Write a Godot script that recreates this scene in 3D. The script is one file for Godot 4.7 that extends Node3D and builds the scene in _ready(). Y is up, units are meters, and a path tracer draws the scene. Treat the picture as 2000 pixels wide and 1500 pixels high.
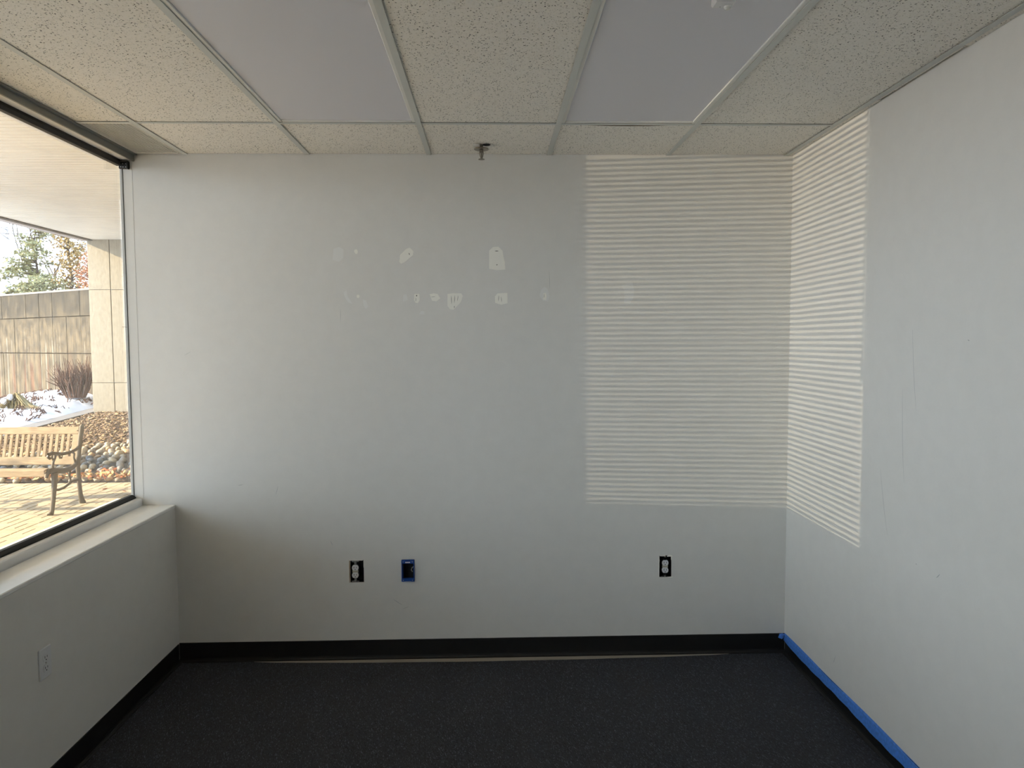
extends Node3D
# An emptied office: white walls, a window on a patio with a bench, a tiled ceiling. Metres, y up, the floor at y = 0.

const XL := -1.638      # room face of the low wall under the window
const XG := -1.858      # glass
const XR := 1.554       # right wall
const ZB := -3.708      # back wall
const ZR := 2.2         # rear wall, behind the camera
const HC := 2.608       # ceiling
const PY := -0.12       # patio
const SOF := 3.86       # underside of the canopy outside
const SUN := Vector3(1.0, -0.436, -0.30)

var rng := RandomNumberGenerator.new()
var M := {}
var used := {}

# ---------------------------------------------------------------- helpers
func numbered(called: String) -> String:
	var n: int = used.get(called, 0)
	used[called] = n + 1
	return called if n == 0 else "%s_%03d" % [called, n]

func meta(o: Node, label := "", category := "", group := "", kind := "") -> void:
	if label: o.set_meta("label", label)
	if category: o.set_meta("category", category)
	if group: o.set_meta("group", group)
	if kind: o.set_meta("kind", kind)

func base(called: String, at := Vector3.ZERO, label := "", category := "", group := "", kind := "") -> Node3D:
	var o := Node3D.new()
	o.name = numbered(called)
	add_child(o)
	o.position = at
	meta(o, label, category, group, kind)
	return o

func sto() -> SurfaceTool:
	var st := SurfaceTool.new()
	st.begin(Mesh.PRIMITIVE_TRIANGLES)
	return st

func put(st: SurfaceTool, called: String, m: Material, parent: Node = self) -> MeshInstance3D:
	return putm(st.commit(), called, m, parent)

func putm(me: Mesh, called: String, m: Material, parent: Node = self) -> MeshInstance3D:
	var o := MeshInstance3D.new()
	o.name = numbered(called) if parent == self else called
	o.mesh = me
	o.material_override = m
	o.cast_shadow = GeometryInstance3D.SHADOW_CASTING_SETTING_ON
	parent.add_child(o, true)
	return o

func struct(st: SurfaceTool, called: String, m: Material) -> MeshInstance3D:
	var o := put(st, called, m)
	o.set_meta("kind", "structure")
	return o

# a flat polygon facing out
func poly(st: SurfaceTool, pts: Array, out: Vector3, uvs: Array = []) -> void:
	var n: Vector3 = (pts[1] - pts[0]).cross(pts[2] - pts[0])
	if n.length() < 1e-12 and pts.size() > 3:
		n = (pts[2] - pts[0]).cross(pts[3] - pts[0])
	n = n.normalized()
	var flip := n.dot(out) > 0.0
	if not flip: n = -n
	for k in range(1, pts.size() - 1):
		var idx := [0, k + 1, k] if flip else [0, k, k + 1]
		for i in idx:
			st.set_normal(n)
			if uvs.size() > 0: st.set_uv(uvs[i])
			st.add_vertex(pts[i])

func box(st: SurfaceTool, lo: Vector3, hi: Vector3) -> void:
	var c := (lo + hi) * 0.5
	for ax in 3:
		for s in [0, 1]:
			var a := (ax + 1) % 3
			var b := (ax + 2) % 3
			var p := []
			for q in [[0, 0], [1, 0], [1, 1], [0, 1]]:
				var v := Vector3.ZERO
				v[ax] = hi[ax] if s == 1 else lo[ax]
				v[a] = hi[a] if q[0] == 1 else lo[a]
				v[b] = hi[b] if q[1] == 1 else lo[b]
				p.append(v)
			poly(st, p, ((p[0] + p[2]) * 0.5) - c)

# a box with chamfered edges, in a frame given by a transform
func cbox(st: SurfaceTool, size: Vector3, ch: float, t := Transform3D.IDENTITY) -> void:
	var h := size * 0.5
	ch = minf(ch, minf(h.x, minf(h.y, h.z)) * 0.9)
	var f := func(ax: int, s: float, sa: float, sb: float) -> Vector3:
		var v := Vector3.ZERO
		v[ax] = s * h[ax]
		v[(ax + 1) % 3] = sa * (h[(ax + 1) % 3] - ch)
		v[(ax + 2) % 3] = sb * (h[(ax + 2) % 3] - ch)
		return t * v
	var c := t.origin
	for ax in 3:
		for s in [-1.0, 1.0]:
			var p := [f.call(ax, s, -1, -1), f.call(ax, s, 1, -1), f.call(ax, s, 1, 1), f.call(ax, s, -1, 1)]
			poly(st, p, (p[0] + p[2]) * 0.5 - c)
	for ax in 3:
		var a := (ax + 1) % 3
		for s in [-1.0, 1.0]:
			for sa in [-1.0, 1.0]:
				# edge shared by faces ax and a, runs along b
				var p := [f.call(ax, s, sa, -1), f.call(ax, s, sa, 1), f.call(a, sa, 1, s), f.call(a, sa, -1, s)]
				poly(st, p, (p[0] + p[2]) * 0.5 - c)
	for sx in [-1.0, 1.0]:
		for sy in [-1.0, 1.0]:
			for sz in [-1.0, 1.0]:
				var p := [f.call(0, sx, sy, sz), f.call(1, sy, sz, sx), f.call(2, sz, sx, sy)]
				poly(st, p, (p[0] + p[1] + p[2]) / 3.0 - c)

func bx(c: Vector3, size: Vector3, ch: float, called: String, m: Material, parent: Node = self) -> MeshInstance3D:
	var st := sto()
	cbox(st, size, ch, Transform3D(Basis.IDENTITY, c))
	return put(st, called, m, parent)

# polygon in the plane of u and v from origin o, drawn out along w (a vector with length)
func prism(st: SurfaceTool, pts: PackedVector2Array, o: Vector3, u: Vector3, v: Vector3, w: Vector3) -> void:
	var tri := Geometry2D.triangulate_polygon(pts)
	var p3 := []
	for p in pts: p3.append(o + u * p.x + v * p.y)
	for k in range(0, tri.size(), 3):
		var t := [p3[tri[k]], p3[tri[k + 1]], p3[tri[k + 2]]]
		poly(st, t, -w)
		poly(st, [t[0] + w, t[1] + w, t[2] + w], w)
	var ccw := not Geometry2D.is_polygon_clockwise(pts)
	for k in pts.size():
		var a: Vector2 = pts[k]
		var b: Vector2 = pts[(k + 1) % pts.size()]
		var e := b - a
		var nn := Vector2(e.y, -e.x) if ccw else Vector2(-e.y, e.x)
		var A: Vector3 = p3[k]
		var B: Vector3 = p3[(k + 1) % pts.size()]
		poly(st, [A, B, B + w, A + w], u * nn.x + v * nn.y)

func tube(st: SurfaceTool, path: Array, radii: Array, sides := 6, squash := Vector2.ONE) -> void:
	var rings := []
	var ref := Vector3.UP
	var d0: Vector3 = (path[path.size() - 1] - path[0]).normalized()
	if absf(d0.dot(ref)) > 0.9: ref = Vector3.RIGHT
	for k in path.size():
		var d: Vector3
		if k == 0: d = path[1] - path[0]
		elif k == path.size() - 1: d = path[k] - path[k - 1]
		else: d = path[k + 1] - path[k - 1]
		d = d.normalized()
		var a := d.cross(ref)
		if a.length() < 0.01: a = d.cross(Vector3(0.3, 0.2, 0.9))
		a = a.normalized()
		var b := a.cross(d).normalized()
		var ring := []
		for s in sides:
			var an := TAU * s / sides
			ring.append((a * cos(an) * squash.x + b * sin(an) * squash.y) * float(radii[k]))
		rings.append(ring)
	for k in path.size() - 1:
		for s in sides:
			var s2 := (s + 1) % sides
			var v := [path[k] + rings[k][s], path[k] + rings[k][s2], path[k + 1] + rings[k + 1][s2], path[k + 1] + rings[k + 1][s]]
			var nn := [rings[k][s], rings[k][s2], rings[k + 1][s2], rings[k + 1][s]]
			var fn: Vector3 = (v[1] - v[0]).cross(v[2] - v[0])
			var flip := fn.dot(nn[0] + nn[2]) > 0.0
			for i in ([0, 2, 1, 0, 3, 2] if flip else [0, 1, 2, 0, 2, 3]):
				st.set_normal(nn[i].normalized())
				st.add_vertex(v[i])
	for e in [0, path.size() - 1]:
		if float(radii[e]) > 0.002:
			var cap := []
			for s in sides: cap.append(path[e] + rings[e][s])
			var nb: int = 1 if e == 0 else e - 1
			poly(st, cap, path[e] - path[nb])

# a profile of (radius, height) turned round the axis through o
func lathe(st: SurfaceTool, prof: Array, o: Vector3, up: Vector3, sides := 20) -> void:
	var a := up.cross(Vector3(0.3, 0.5, 0.8)).normalized()
	var b := up.cross(a).normalized()
	for k in prof.size() - 1:
		for s in sides:
			var p := []
			for q in [[k, s], [k, s + 1], [k + 1, s + 1], [k + 1, s]]:
				var an: float = TAU * q[1] / sides
				p.append(o + up * prof[q[0]].y + (a * cos(an) + b * sin(an)) * prof[q[0]].x)
			var e: Vector2 = prof[k + 1] - prof[k]
			var an2 := TAU * (s + 0.5) / sides
			var out: Vector3 = (a * cos(an2) + b * sin(an2)) * e.y - up * e.x
			if prof[k].x < 1e-6: poly(st, [p[0], p[2], p[3]], out)
			elif prof[k + 1].x < 1e-6: poly(st, [p[0], p[1], p[2]], out)
			else: poly(st, p, out)

# ---------------------------------------------------------------- materials
func mat(called: String, c: Color, rough := 0.8, metal := 0.0) -> StandardMaterial3D:
	var m := StandardMaterial3D.new()
	m.resource_name = called
	m.albedo_color = c
	m.roughness = rough
	m.metallic = metal
	M[called] = m
	return m

func noise_tex(freq: float, lo: Color, hi: Color, size := 256, oct := 4, sd := 1, kind := FastNoiseLite.TYPE_SIMPLEX_SMOOTH) -> ImageTexture:
	var n := FastNoiseLite.new()
	n.noise_type = kind
	n.seed = sd
	n.frequency = freq
	n.fractal_octaves = oct
	var im := n.get_seamless_image(size, size)
	im.convert(Image.FORMAT_RGB8)
	for y in size:
		for x in size:
			im.set_pixel(x, y, lo.lerp(hi, im.get_pixel(x, y).r))
	return ImageTexture.create_from_image(im)

func tri(m: StandardMaterial3D, tex: Texture2D, scale: Vector3, bump := 0.0, world := true) -> void:
	m.albedo_texture = tex
	m.uv1_triplanar = true
	m.uv1_world_triplanar = world
	m.uv1_scale = scale
	if bump > 0.0:
		m.heightmap_enabled = true
		m.heightmap_texture = tex
		m.heightmap_scale = bump

func grey(v: float) -> Color:
	return Color(v, v, v)

func materials() -> void:
	var soft := noise_tex(0.03, grey(0.985), grey(1.0), 256, 5, 3)
	tri(mat("wall_paint", Color(0.905, 0.895, 0.868), 0.5), soft, Vector3.ONE * 1.3)
	tri(mat("sill_paint", Color(0.955, 0.955, 0.94), 0.3), soft, Vector3.ONE * 2.0)
	mat("spackle", Color(0.975, 0.965, 0.925), 0.9)
	mat("spackle_thin", Color(0.92, 0.915, 0.895), 0.85)
	mat("scuff", Color(0.72, 0.72, 0.71), 0.8)
	mat("dark_mark", Color(0.30, 0.28, 0.25), 0.9)
	# carpet: dark loop pile with paler flecks running across
	var car := Image.create(512, 512, false, Image.FORMAT_RGB8)
	car.fill(grey(0.45))
	for k in 24000:
		var v := rng.randf_range(0.15, 0.62)
		if rng.randf() < 0.16: v = rng.randf_range(0.75, 1.0)
		var x := rng.randi() % 512
		var y := rng.randi() % 512
		for q in rng.randi_range(2, 6):
			car.set_pixel(posmod(x + q / 3, 512), posmod(y + q, 512), Color(v, v, v * 1.02))
	var ct := ImageTexture.create_from_image(car)
	tri(mat("carpet", Color(0.46, 0.475, 0.52), 1.0), ct, Vector3.ONE * 1.15, 0.2)
	mat("rubber_base", Color(0.035, 0.035, 0.038), 0.55)
	mat("slab", Color(0.62, 0.59, 0.54), 0.9)
	tri(mat("tape", Color(0.32, 0.57, 0.94), 0.6), noise_tex(0.05, grey(0.85), grey(1.0), 128, 3, 8), Vector3.ONE * 8.0)
	# mineral fibre tiles: pin holes and short fissures
	var im := Image.create(1024, 1024, false, Image.FORMAT_RGB8)
	im.fill(grey(0.985))
	for k in 9000:
		var x := rng.randi() % 1024
		var y := rng.randi() % 1024
		var v := rng.randf_range(0.92, 1.0)
		im.fill_rect(Rect2i(x, y, rng.randi_range(3, 9), rng.randi_range(3, 9)), Color(v, v, v * 0.99))
	for k in 3600:
		var x := rng.randi() % 1024
		var y := rng.randi() % 1024
		var big := rng.randf() < 0.4
		var v := rng.randf_range(0.12, 0.38) if big else rng.randf_range(0.4, 0.65)
		var an := rng.randf() * TAU
		var l := rng.randi_range(2, 6) if big else rng.randi_range(1, 4)
		for q in l:
			var px := posmod(x + int(q * cos(an)), 1024)
			var py := posmod(y + int(q * sin(an)), 1024)
			im.fill_rect(Rect2i(px, py, 3 if big else 2, 3 if big else 2), Color(v, v * 0.97, v * 0.92))
	tri(mat("ceiling_tile", Color(0.955, 0.94, 0.905), 0.95), ImageTexture.create_from_image(im), Vector3.ONE * 1.31, 0.25)
	mat("tee", Color(0.80, 0.81, 0.79), 0.45)
	mat("tile_edge", Color(0.45, 0.36, 0.24), 0.95)
	mat("plenum", Color(0.05, 0.05, 0.05), 1.0)
	mat("lens", Color(0.86, 0.86, 0.885), 0.42)
	mat("fixture_white", Color(0.90, 0.90, 0.88), 0.4)
	mat("grille_white", Color(0.88, 0.87, 0.84), 0.5)
	mat("aluminium", Color(0.52, 0.53, 0.52), 0.42, 0.5)
	mat("frame_white", Color(0.92, 0.92, 0.92), 0.4)
	mat("jamb_grey", Color(0.76, 0.765, 0.75), 0.5)
	mat("gasket", Color(0.03, 0.03, 0.03), 0.6)
	mat("black_plastic", Color(0.025, 0.025, 0.028), 0.45)
	mat("screw", Color(0.72, 0.70, 0.66), 0.3, 0.9)
	mat("chrome", Color(0.58, 0.55, 0.50), 0.28, 1.0)
	mat("zinc", Color(0.62, 0.62, 0.60), 0.4, 0.85)
	mat("device_white", Color(0.88, 0.88, 0.88), 0.35)
	mat("device_ivory", Color(0.72, 0.70, 0.62), 0.5)
	mat("slot", Color(0.02, 0.02, 0.02), 0.7)
	mat("box_blue", Color(0.10, 0.30, 0.62), 0.5)
	mat("drywall_paper", Color(0.62, 0.53, 0.42), 0.95)
	var g := mat("glass", Color(0.95, 0.98, 0.97, 0.04), 0.0)
	g.transparency = BaseMaterial3D.TRANSPARENCY_ALPHA
	mat("blind", Color(0.90, 0.89, 0.86), 0.5)
	# outside
	tri(mat("soffit", Color(0.965, 0.945, 0.88), 0.38), noise_tex(0.02, grey(0.94), grey(1.0), 128, 3, 11), Vector3.ONE * 0.5)
	mat("fascia_dark", Color(0.34, 0.30, 0.25), 0.6)
	mat("soffit_groove_shade", Color(0.66, 0.60, 0.50), 0.8)  # shade of the grooves between planks, put into the colour
	mat("fascia", Color(0.72, 0.69, 0.67), 0.5)
	var pt := noise_tex(0.08, grey(0.78), grey(1.0), 256, 5, 21)
	tri(mat("stucco", Color(0.665, 0.628, 0.55), 0.9), noise_tex(0.05, grey(0.86), grey(1.0), 256, 5, 23, FastNoiseLite.TYPE_PERLIN), Vector3(1.6, 0.7, 1.6), 1.2)
	for k in 4:
		tri(mat("paver_%d" % k, [Color(0.80, 0.735, 0.62), Color(0.785, 0.725, 0.62), Color(0.765, 0.71, 0.60), Color(0.815, 0.75, 0.64)][k], 0.92), pt, Vector3.ONE * 2.3, 0.15)
	tri(mat("joint_sand", Color(0.30, 0.265, 0.21), 1.0), pt, Vector3.ONE * 5.0)
	tri(mat("curb", Color(0.52, 0.50, 0.48), 0.95), pt, Vector3.ONE * 2.0, 0.15)
	tri(mat("soil", Color(0.42, 0.34, 0.26), 1.0), noise_tex(0.06, grey(0.6), grey(1.0), 256, 5, 31), Vector3.ONE * 1.5, 1.0)
	var sn := noise_tex(0.05, grey(0.93), grey(1.0), 256, 5, 41)
	tri(mat("snow", Color(0.78, 0.785, 0.805), 0.85), sn, Vector3.ONE * 0.8, 1.2)
	var ston := noise_tex(0.05, grey(0.7), grey(1.0), 128, 4, 51)
	for k in 6:
		tri(mat("stone_%d" % k, [Color(0.86, 0.80, 0.68), Color(0.72, 0.68, 0.62), Color(0.56, 0.56, 0.56), Color(0.82, 0.68, 0.50), Color(0.66, 0.60, 0.52), Color(0.48, 0.49, 0.51)][k], 0.7), ston, Vector3.ONE * 6.0, 0.2)
	var chip := mat("chips", Color.WHITE, 0.95)
	chip.vertex_color_use_as_albedo = true
	var wd := noise_tex(0.03, grey(0.72), grey(1.0), 256, 5, 61)
	tri(mat("bench_wood", Color(0.72, 0.635, 0.515), 0.8), wd, Vector3(0.7, 9.0, 9.0), 0.1)
	tri(mat("bench_iron", Color(0.40, 0.355, 0.275), 0.6), noise_tex(0.1, grey(0.7), grey(1.0), 128, 4, 71), Vector3.ONE * 5.0, 0.1)
	var bark := noise_tex(0.06, grey(0.6), grey(1.0), 128, 4, 81)
	tri(mat("bark", Color(0.40, 0.34, 0.29), 0.95), bark, Vector3.ONE * 3.0)
	mat("twig", Color(0.37, 0.27, 0.22), 0.95)
	for a in [["needle", Color(0.52, 0.51, 0.36)], ["yellow_leaf", Color(0.56, 0.46, 0.26)], ["orange_leaf", Color(0.64, 0.42, 0.29)], ["dry_grass", Color(0.56, 0.49, 0.33)]]:
		var lm := mat(a[0], a[1], 0.85)
		lm.backlight_enabled = true
		lm.backlight = a[1] * 0.35
	mat("pole_white", Color(0.93, 0.93, 0.95), 0.4)
	var gl := mat("added_lamp_lens", Color(0.9, 0.9, 0.9), 0.1)  # glowing lens of the added, unseen floodlight
	gl.emission_enabled = true
	gl.emission = Color(1.0, 0.93, 0.8)
	gl.emission_energy_multiplier = 2.0
	stain_material()

# weathered concrete of the retaining wall: u along the wall (8 m), v up (3.2 m)
func stain_material() -> void:
	var W := 768
	var H := 300
	var im := Image.create(W, H, false, Image.FORMAT_RGB8)
	var n := FastNoiseLite.new()
	n.seed = 5
	n.frequency = 0.02
	n.fractal_octaves = 5
	var streak := []
	var rust := []
	var pale := []
	for x in W:
		streak.append(n.get_noise_2d(x * 4.0, 7.0))
		rust.append(n.get_noise_2d(x * 1.6, 900.0))
		pale.append(n.get_noise_2d(x * 5.0, 333.0))
	for y in H:
		var h := 1.0 - float(y) / H
		for x in W:
			var g := n.get_noise_2d(x * 1.5, y * 1.5) * 0.5 + n.get_noise_2d(x * 5.0, y * 1.2) * 0.35
			var c := Color(0.335, 0.295, 0.225)
			# dark algae runs hanging from the top edge, each with its own length
			var reach: float = 0.70 + 0.35 * streak[x] + 0.10 * g
			var dark := smoothstep(reach - 0.05, reach + 0.25, h)
			c = c.lerp(Color(0.165, 0.147, 0.112), clampf(dark * 0.85 + streak[x] * 0.9, 0.0, 0.9))
			# rusty runs in the lower part of a few panels
			var ru := clampf((rust[x] - 0.02) * 4.0, 0.0, 1.0) * (1.0 - smoothstep(0.38, 0.55, h + g * 0.2))
			c = c.lerp(Color(0.37, 0.235, 0.16), ru * 0.55)
			# pale lime runs
			if pale[x] > 0.36 and h < 0.62 + g * 0.3: c = c.lerp(Color(0.52, 0.50, 0.45), 0.7)
			c = c * (1.0 + g * 0.6)
			im.set_pixel(x, y, c.clamp())
	var m := mat("stained_concrete", Color.WHITE, 0.95)
	m.albedo_texture = ImageTexture.create_from_image(im)

# ---------------------------------------------------------------- scene
func _ready() -> void:
	rng.seed = 7
	camera_and_light()
	materials()
	room_shell()
	ceiling_grid()
	window_parts()
	base_and_floor()
	wall_devices()
	ceiling_things()
	wall_marks()
	canopy_and_pillars()
	patio()
	bench()
	planting_beds()
	snow_and_wall()
	trees()
	added_flood_lamp()

func camera_and_light() -> void:
	var cam := Camera3D.new()
	cam.name = "camera"
	add_child(cam)
	cam.fov = rad_to_deg(2.0 * atan(750.0 / 1401.8))
	cam.near = 0.05
	cam.far = 300.0
	cam.position = Vector3(0, 1.663, 0)
	cam.rotation = Vector3(-0.0590, -0.0281, -0.0048)
	cam.current = true
	var we := WorldEnvironment.new()
	we.name = "environment"
	var e := Environment.new()
	e.background_mode = Environment.BG_SKY
	var sky := Sky.new()
	var ps := ProceduralSkyMaterial.new()
	ps.sky_top_color = Color(0.68, 0.775, 0.88)
	ps.sky_horizon_color = Color(0.86, 0.905, 0.935)
	ps.sky_curve = 0.25
	ps.ground_bottom_color = Color(0.5, 0.48, 0.45)
	ps.ground_horizon_color = Color(0.75, 0.75, 0.75)
	ps.sky_energy_multiplier = 2.35
	ps.sun_angle_max = 1.0
	sky.sky_material = ps
	e.sky = sky
	e.ambient_light_source = Environment.AMBIENT_SOURCE_SKY
	e.tonemap_mode = Environment.TONE_MAPPER_LINEAR
	e.tonemap_exposure = 1.17
	e.sdfgi_enabled = true
	e.ssao_enabled = true
	e.ssil_enabled = true
	we.environment = e
	add_child(we)
	var sun := DirectionalLight3D.new()
	sun.name = "sun"
	add_child(sun)
	sun.look_at_from_position(Vector3(-20, 10, 5), Vector3(-20, 10, 5) + SUN, Vector3.UP)
	sun.light_color = Color(1.0, 0.91, 0.76)
	sun.light_energy = 4.6
	sun.light_angular_distance = 0.53
	sun.shadow_enabled = true

func room_shell() -> void:
	var wp: Material = M.wall_paint
	# floor: carpet on a thick slab
	var st := sto()
	box(st, Vector3(-1.95, -0.3, ZB - 0.25), Vector3(XR + 0.2, 0.0, ZR + 0.2))
	struct(st, "floor", M.carpet)
	# back wall: plasterboard with three openings for boxes, solid behind
	st = sto()
	var xs := [-1.857, -0.745, -0.675, -0.479, -0.411, 0.879, 0.943, XR + 0.2]
	var ys := [0.0, 0.410, 0.412, 0.415, 0.528, 0.531, SOF + 0.3]
	for i in xs.size() - 1:
		for j in ys.size() - 1:
			var cx: float = (xs[i] + xs[i + 1]) / 2
			var cy: float = (ys[j] + ys[j + 1]) / 2
			var hole := false
			for r in [[-0.745, -0.675, 0.410, 0.528], [-0.479, -0.411, 0.412, 0.528], [0.879, 0.943, 0.415, 0.531]]:
				if cx > r[0] and cx < r[1] and cy > r[2] and cy < r[3]: hole = true
			if hole: continue
			poly(st, [Vector3(xs[i], ys[j], ZB), Vector3(xs[i + 1], ys[j], ZB), Vector3(xs[i + 1], ys[j + 1], ZB), Vector3(xs[i], ys[j + 1], ZB)], Vector3(0, 0, 1))
	for r in [[-0.745, -0.675, 0.410, 0.528], [-0.479, -0.411, 0.412, 0.528], [0.879, 0.943, 0.415, 0.531]]:
		var a := Vector3(r[0], r[2], ZB)
		var b := Vector3(r[1], r[3], ZB)
		var dz := Vector3(0, 0, -0.06)
		poly(st, [a, a + dz, Vector3(a.x, b.y, ZB) + dz, Vector3(a.x, b.y, ZB)], Vector3(1, 0, 0))
		poly(st, [b, b + dz, Vector3(b.x, a.y, ZB) + dz, Vector3(b.x, a.y, ZB)], Vector3(-1, 0, 0))
		poly(st, [a, a + dz, Vector3(b.x, a.y, ZB) + dz, Vector3(b.x, a.y, ZB)], Vector3(0, 1, 0))
		poly(st, [b, b + dz, Vector3(a.x, b.y, ZB) + dz, Vector3(a.x, b.y, ZB)], Vector3(0, -1, 0))
	box(st, Vector3(-1.857, 0, ZB - 0.25), Vector3(XR + 0.2, SOF + 0.3, ZB - 0.06))
	poly(st, [Vector3(-1.857, 0, ZB - 0.06), Vector3(-1.857, 0, ZB), Vector3(-1.857, SOF, ZB), Vector3(-1.857, SOF, ZB - 0.06)], Vector3(-1, 0, 0))
	struct(st, "wall_back", wp)
	st = sto()
	box(st, Vector3(XR, 0, ZB - 0.25), Vector3(XR + 0.2, SOF + 0.3, ZR + 0.2))
	struct(st, "wall_right", wp)
	st = sto()
	box(st, Vector3(-1.95, 0, ZR), Vector3(XR, SOF + 0.3, ZR + 0.2))
	struct(st, "wall_rear", wp)
	# left wall: low wall under the window, the piece behind the camera, the lintel over the window
	var wl := base("wall_left", Vector3.ZERO, "", "", "", "structure")
	st = sto()
	box(st, Vector3(-1.95, 0.0, ZB), Vector3(XL, 0.815, 1.3))
	put(st, "low_wall", wp, wl)
	st = sto()
	box(st, Vector3(-1.95, 0.0, 1.3), Vector3(XL, HC + 0.1, ZR))
	put(st, "pier", wp, wl)
	st = sto()
	box(st, Vector3(-1.95, HC, ZB), Vector3(-1.80, SOF + 0.3, ZR))
	put(st, "lintel", wp, wl)
	st = sto()
	box(st, Vector3(-1.93, -0.3, -15.6), Vector3(-1.865, SOF + 0.3, ZB - 0.25))
	put(st, "outer_wall", M.stucco, wl)

func ceiling_grid() -> void:
	var c := base("ceiling", Vector3.ZERO, "", "", "", "structure")
	var st := sto()
	box(st, Vector3(-1.80, HC + 0.16, ZB - 0.06), Vector3(XR, HC + 0.45, ZR))
	put(st, "slab", M.plenum, c)
	var gx := [-1.785]
	for i in 6: gx.append(-1.5305 + 0.6096 * i)
	var gz := [ZB, -3.187, -1.968, -0.749, 0.470, 1.689, ZR]
	# tees
	for i in range(1, 7):
		st = sto()
		box(st, Vector3(gx[i] - 0.012, HC, ZB + 0.002), Vector3(gx[i] + 0.012, HC + 0.0015, ZR))
		box(st, Vector3(gx[i] - 0.001, HC + 0.001, ZB + 0.002), Vector3(gx[i] + 0.001, HC + 0.04, ZR))
		put(st, "main_tee", M.tee, c)
	for j in range(1, 6):
		for i in range(0, 6):
			st = sto()
			var w := 0.010
			box(st, Vector3(gx[i] + (0.012 if i > 0 else 0.0), HC + 0.0004, gz[j] - w), Vector3(gx[i + 1] - 0.012, HC + 0.0017, gz[j] + w))
			box(st, Vector3(gx[i] + 0.012, HC + 0.0015, gz[j] - 0.001), Vector3(gx[i + 1] - 0.012, HC + 0.035, gz[j] + 0.001))
			put(st, "cross_tee", M.tee, c)
	# tiles
	for i in 6:
		for j in 6:
			var lit: bool = j == 1 and (i == 2 or i == 4)
			if lit or (i == 0 and j == 0): continue
			var x0: float = gx[i] + 0.004
			var x1: float = gx[i + 1] - 0.004
			var z0: float = gz[j] + 0.004
			var z1: float = gz[j + 1] - 0.004
			var y := HC + 0.0035 + rng.randf() * 0.002
			st = sto()
			if i == 4 and j == 0:
				# a sagged tile whose front edge has drawn back from the tee
				var pts := PackedVector2Array([Vector2(x0, z0), Vector2(x1, z0), Vector2(x1, z1)])
				for q in range(1, 12):
					var t := q / 12.0
					pts.append(Vector2(lerpf(x1, x0, t), z1 - 0.030 * pow(sin(PI * t), 0.8)))
				pts.append(Vector2(x0, z1))
				prism(st, pts, Vector3(0, y, 0), Vector3(1, 0, 0), Vector3(0, 0, 1), Vector3(0, 0.014, 0))
				put(st, "ceiling_tile", M.ceiling_tile, c)
				st = sto()
				var eg := PackedVector2Array()
				for q in range(0, 13): eg.append(pts[2 + q])
				for q in range(12, -1, -1): eg.append(pts[2 + q] + Vector2(0, 0.0012))
				prism(st, eg, Vector3(0, y + 0.0005, 0), Vector3(1, 0, 0), Vector3(0, 0, 1), Vector3(0, 0.014, 0))
				put(st, "tile_edge", M.tile_edge, c)
				continue
			var cy := y + 0.008
			cbox(st, Vector3(x1 - x0, 0.016, z1 - z0), 0.002, Transform3D(Basis.IDENTITY, Vector3((x0 + x1) / 2, cy, (z0 + z1) / 2)))
			put(st, "ceiling_tile", M.ceiling_tile, c)
	# narrow cut strips of tile between the last tee and the right wall, broken here and there
	for a in [[ZB + 0.004, -3.10, 0.0335], [-3.10, -2.86, 0.031], [-2.855, -2.34, 0.024], [-2.335, -1.2, 0.034], [-1.2, ZR, 0.034]]:
		st = sto()
		var xw: float = 1.5175 + a[2]
		var pts := PackedVector2Array([Vector2(1.520, a[0]), Vector2(1.520, a[1])])
		var nseg := 9
		for q in nseg + 1:
			var t := float(q) / nseg
			pts.append(Vector2(xw + rng.randf_range(-0.002, 0.001), lerpf(a[1], a[0], t)))
		prism(st, pts, Vector3(0, HC + 0.002, 0), Vector3(1, 0, 0), Vector3(0, 0, 1), Vector3(0, 0.014, 0))
		put(st, "tile_strip", M.ceiling_tile, c)

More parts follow.
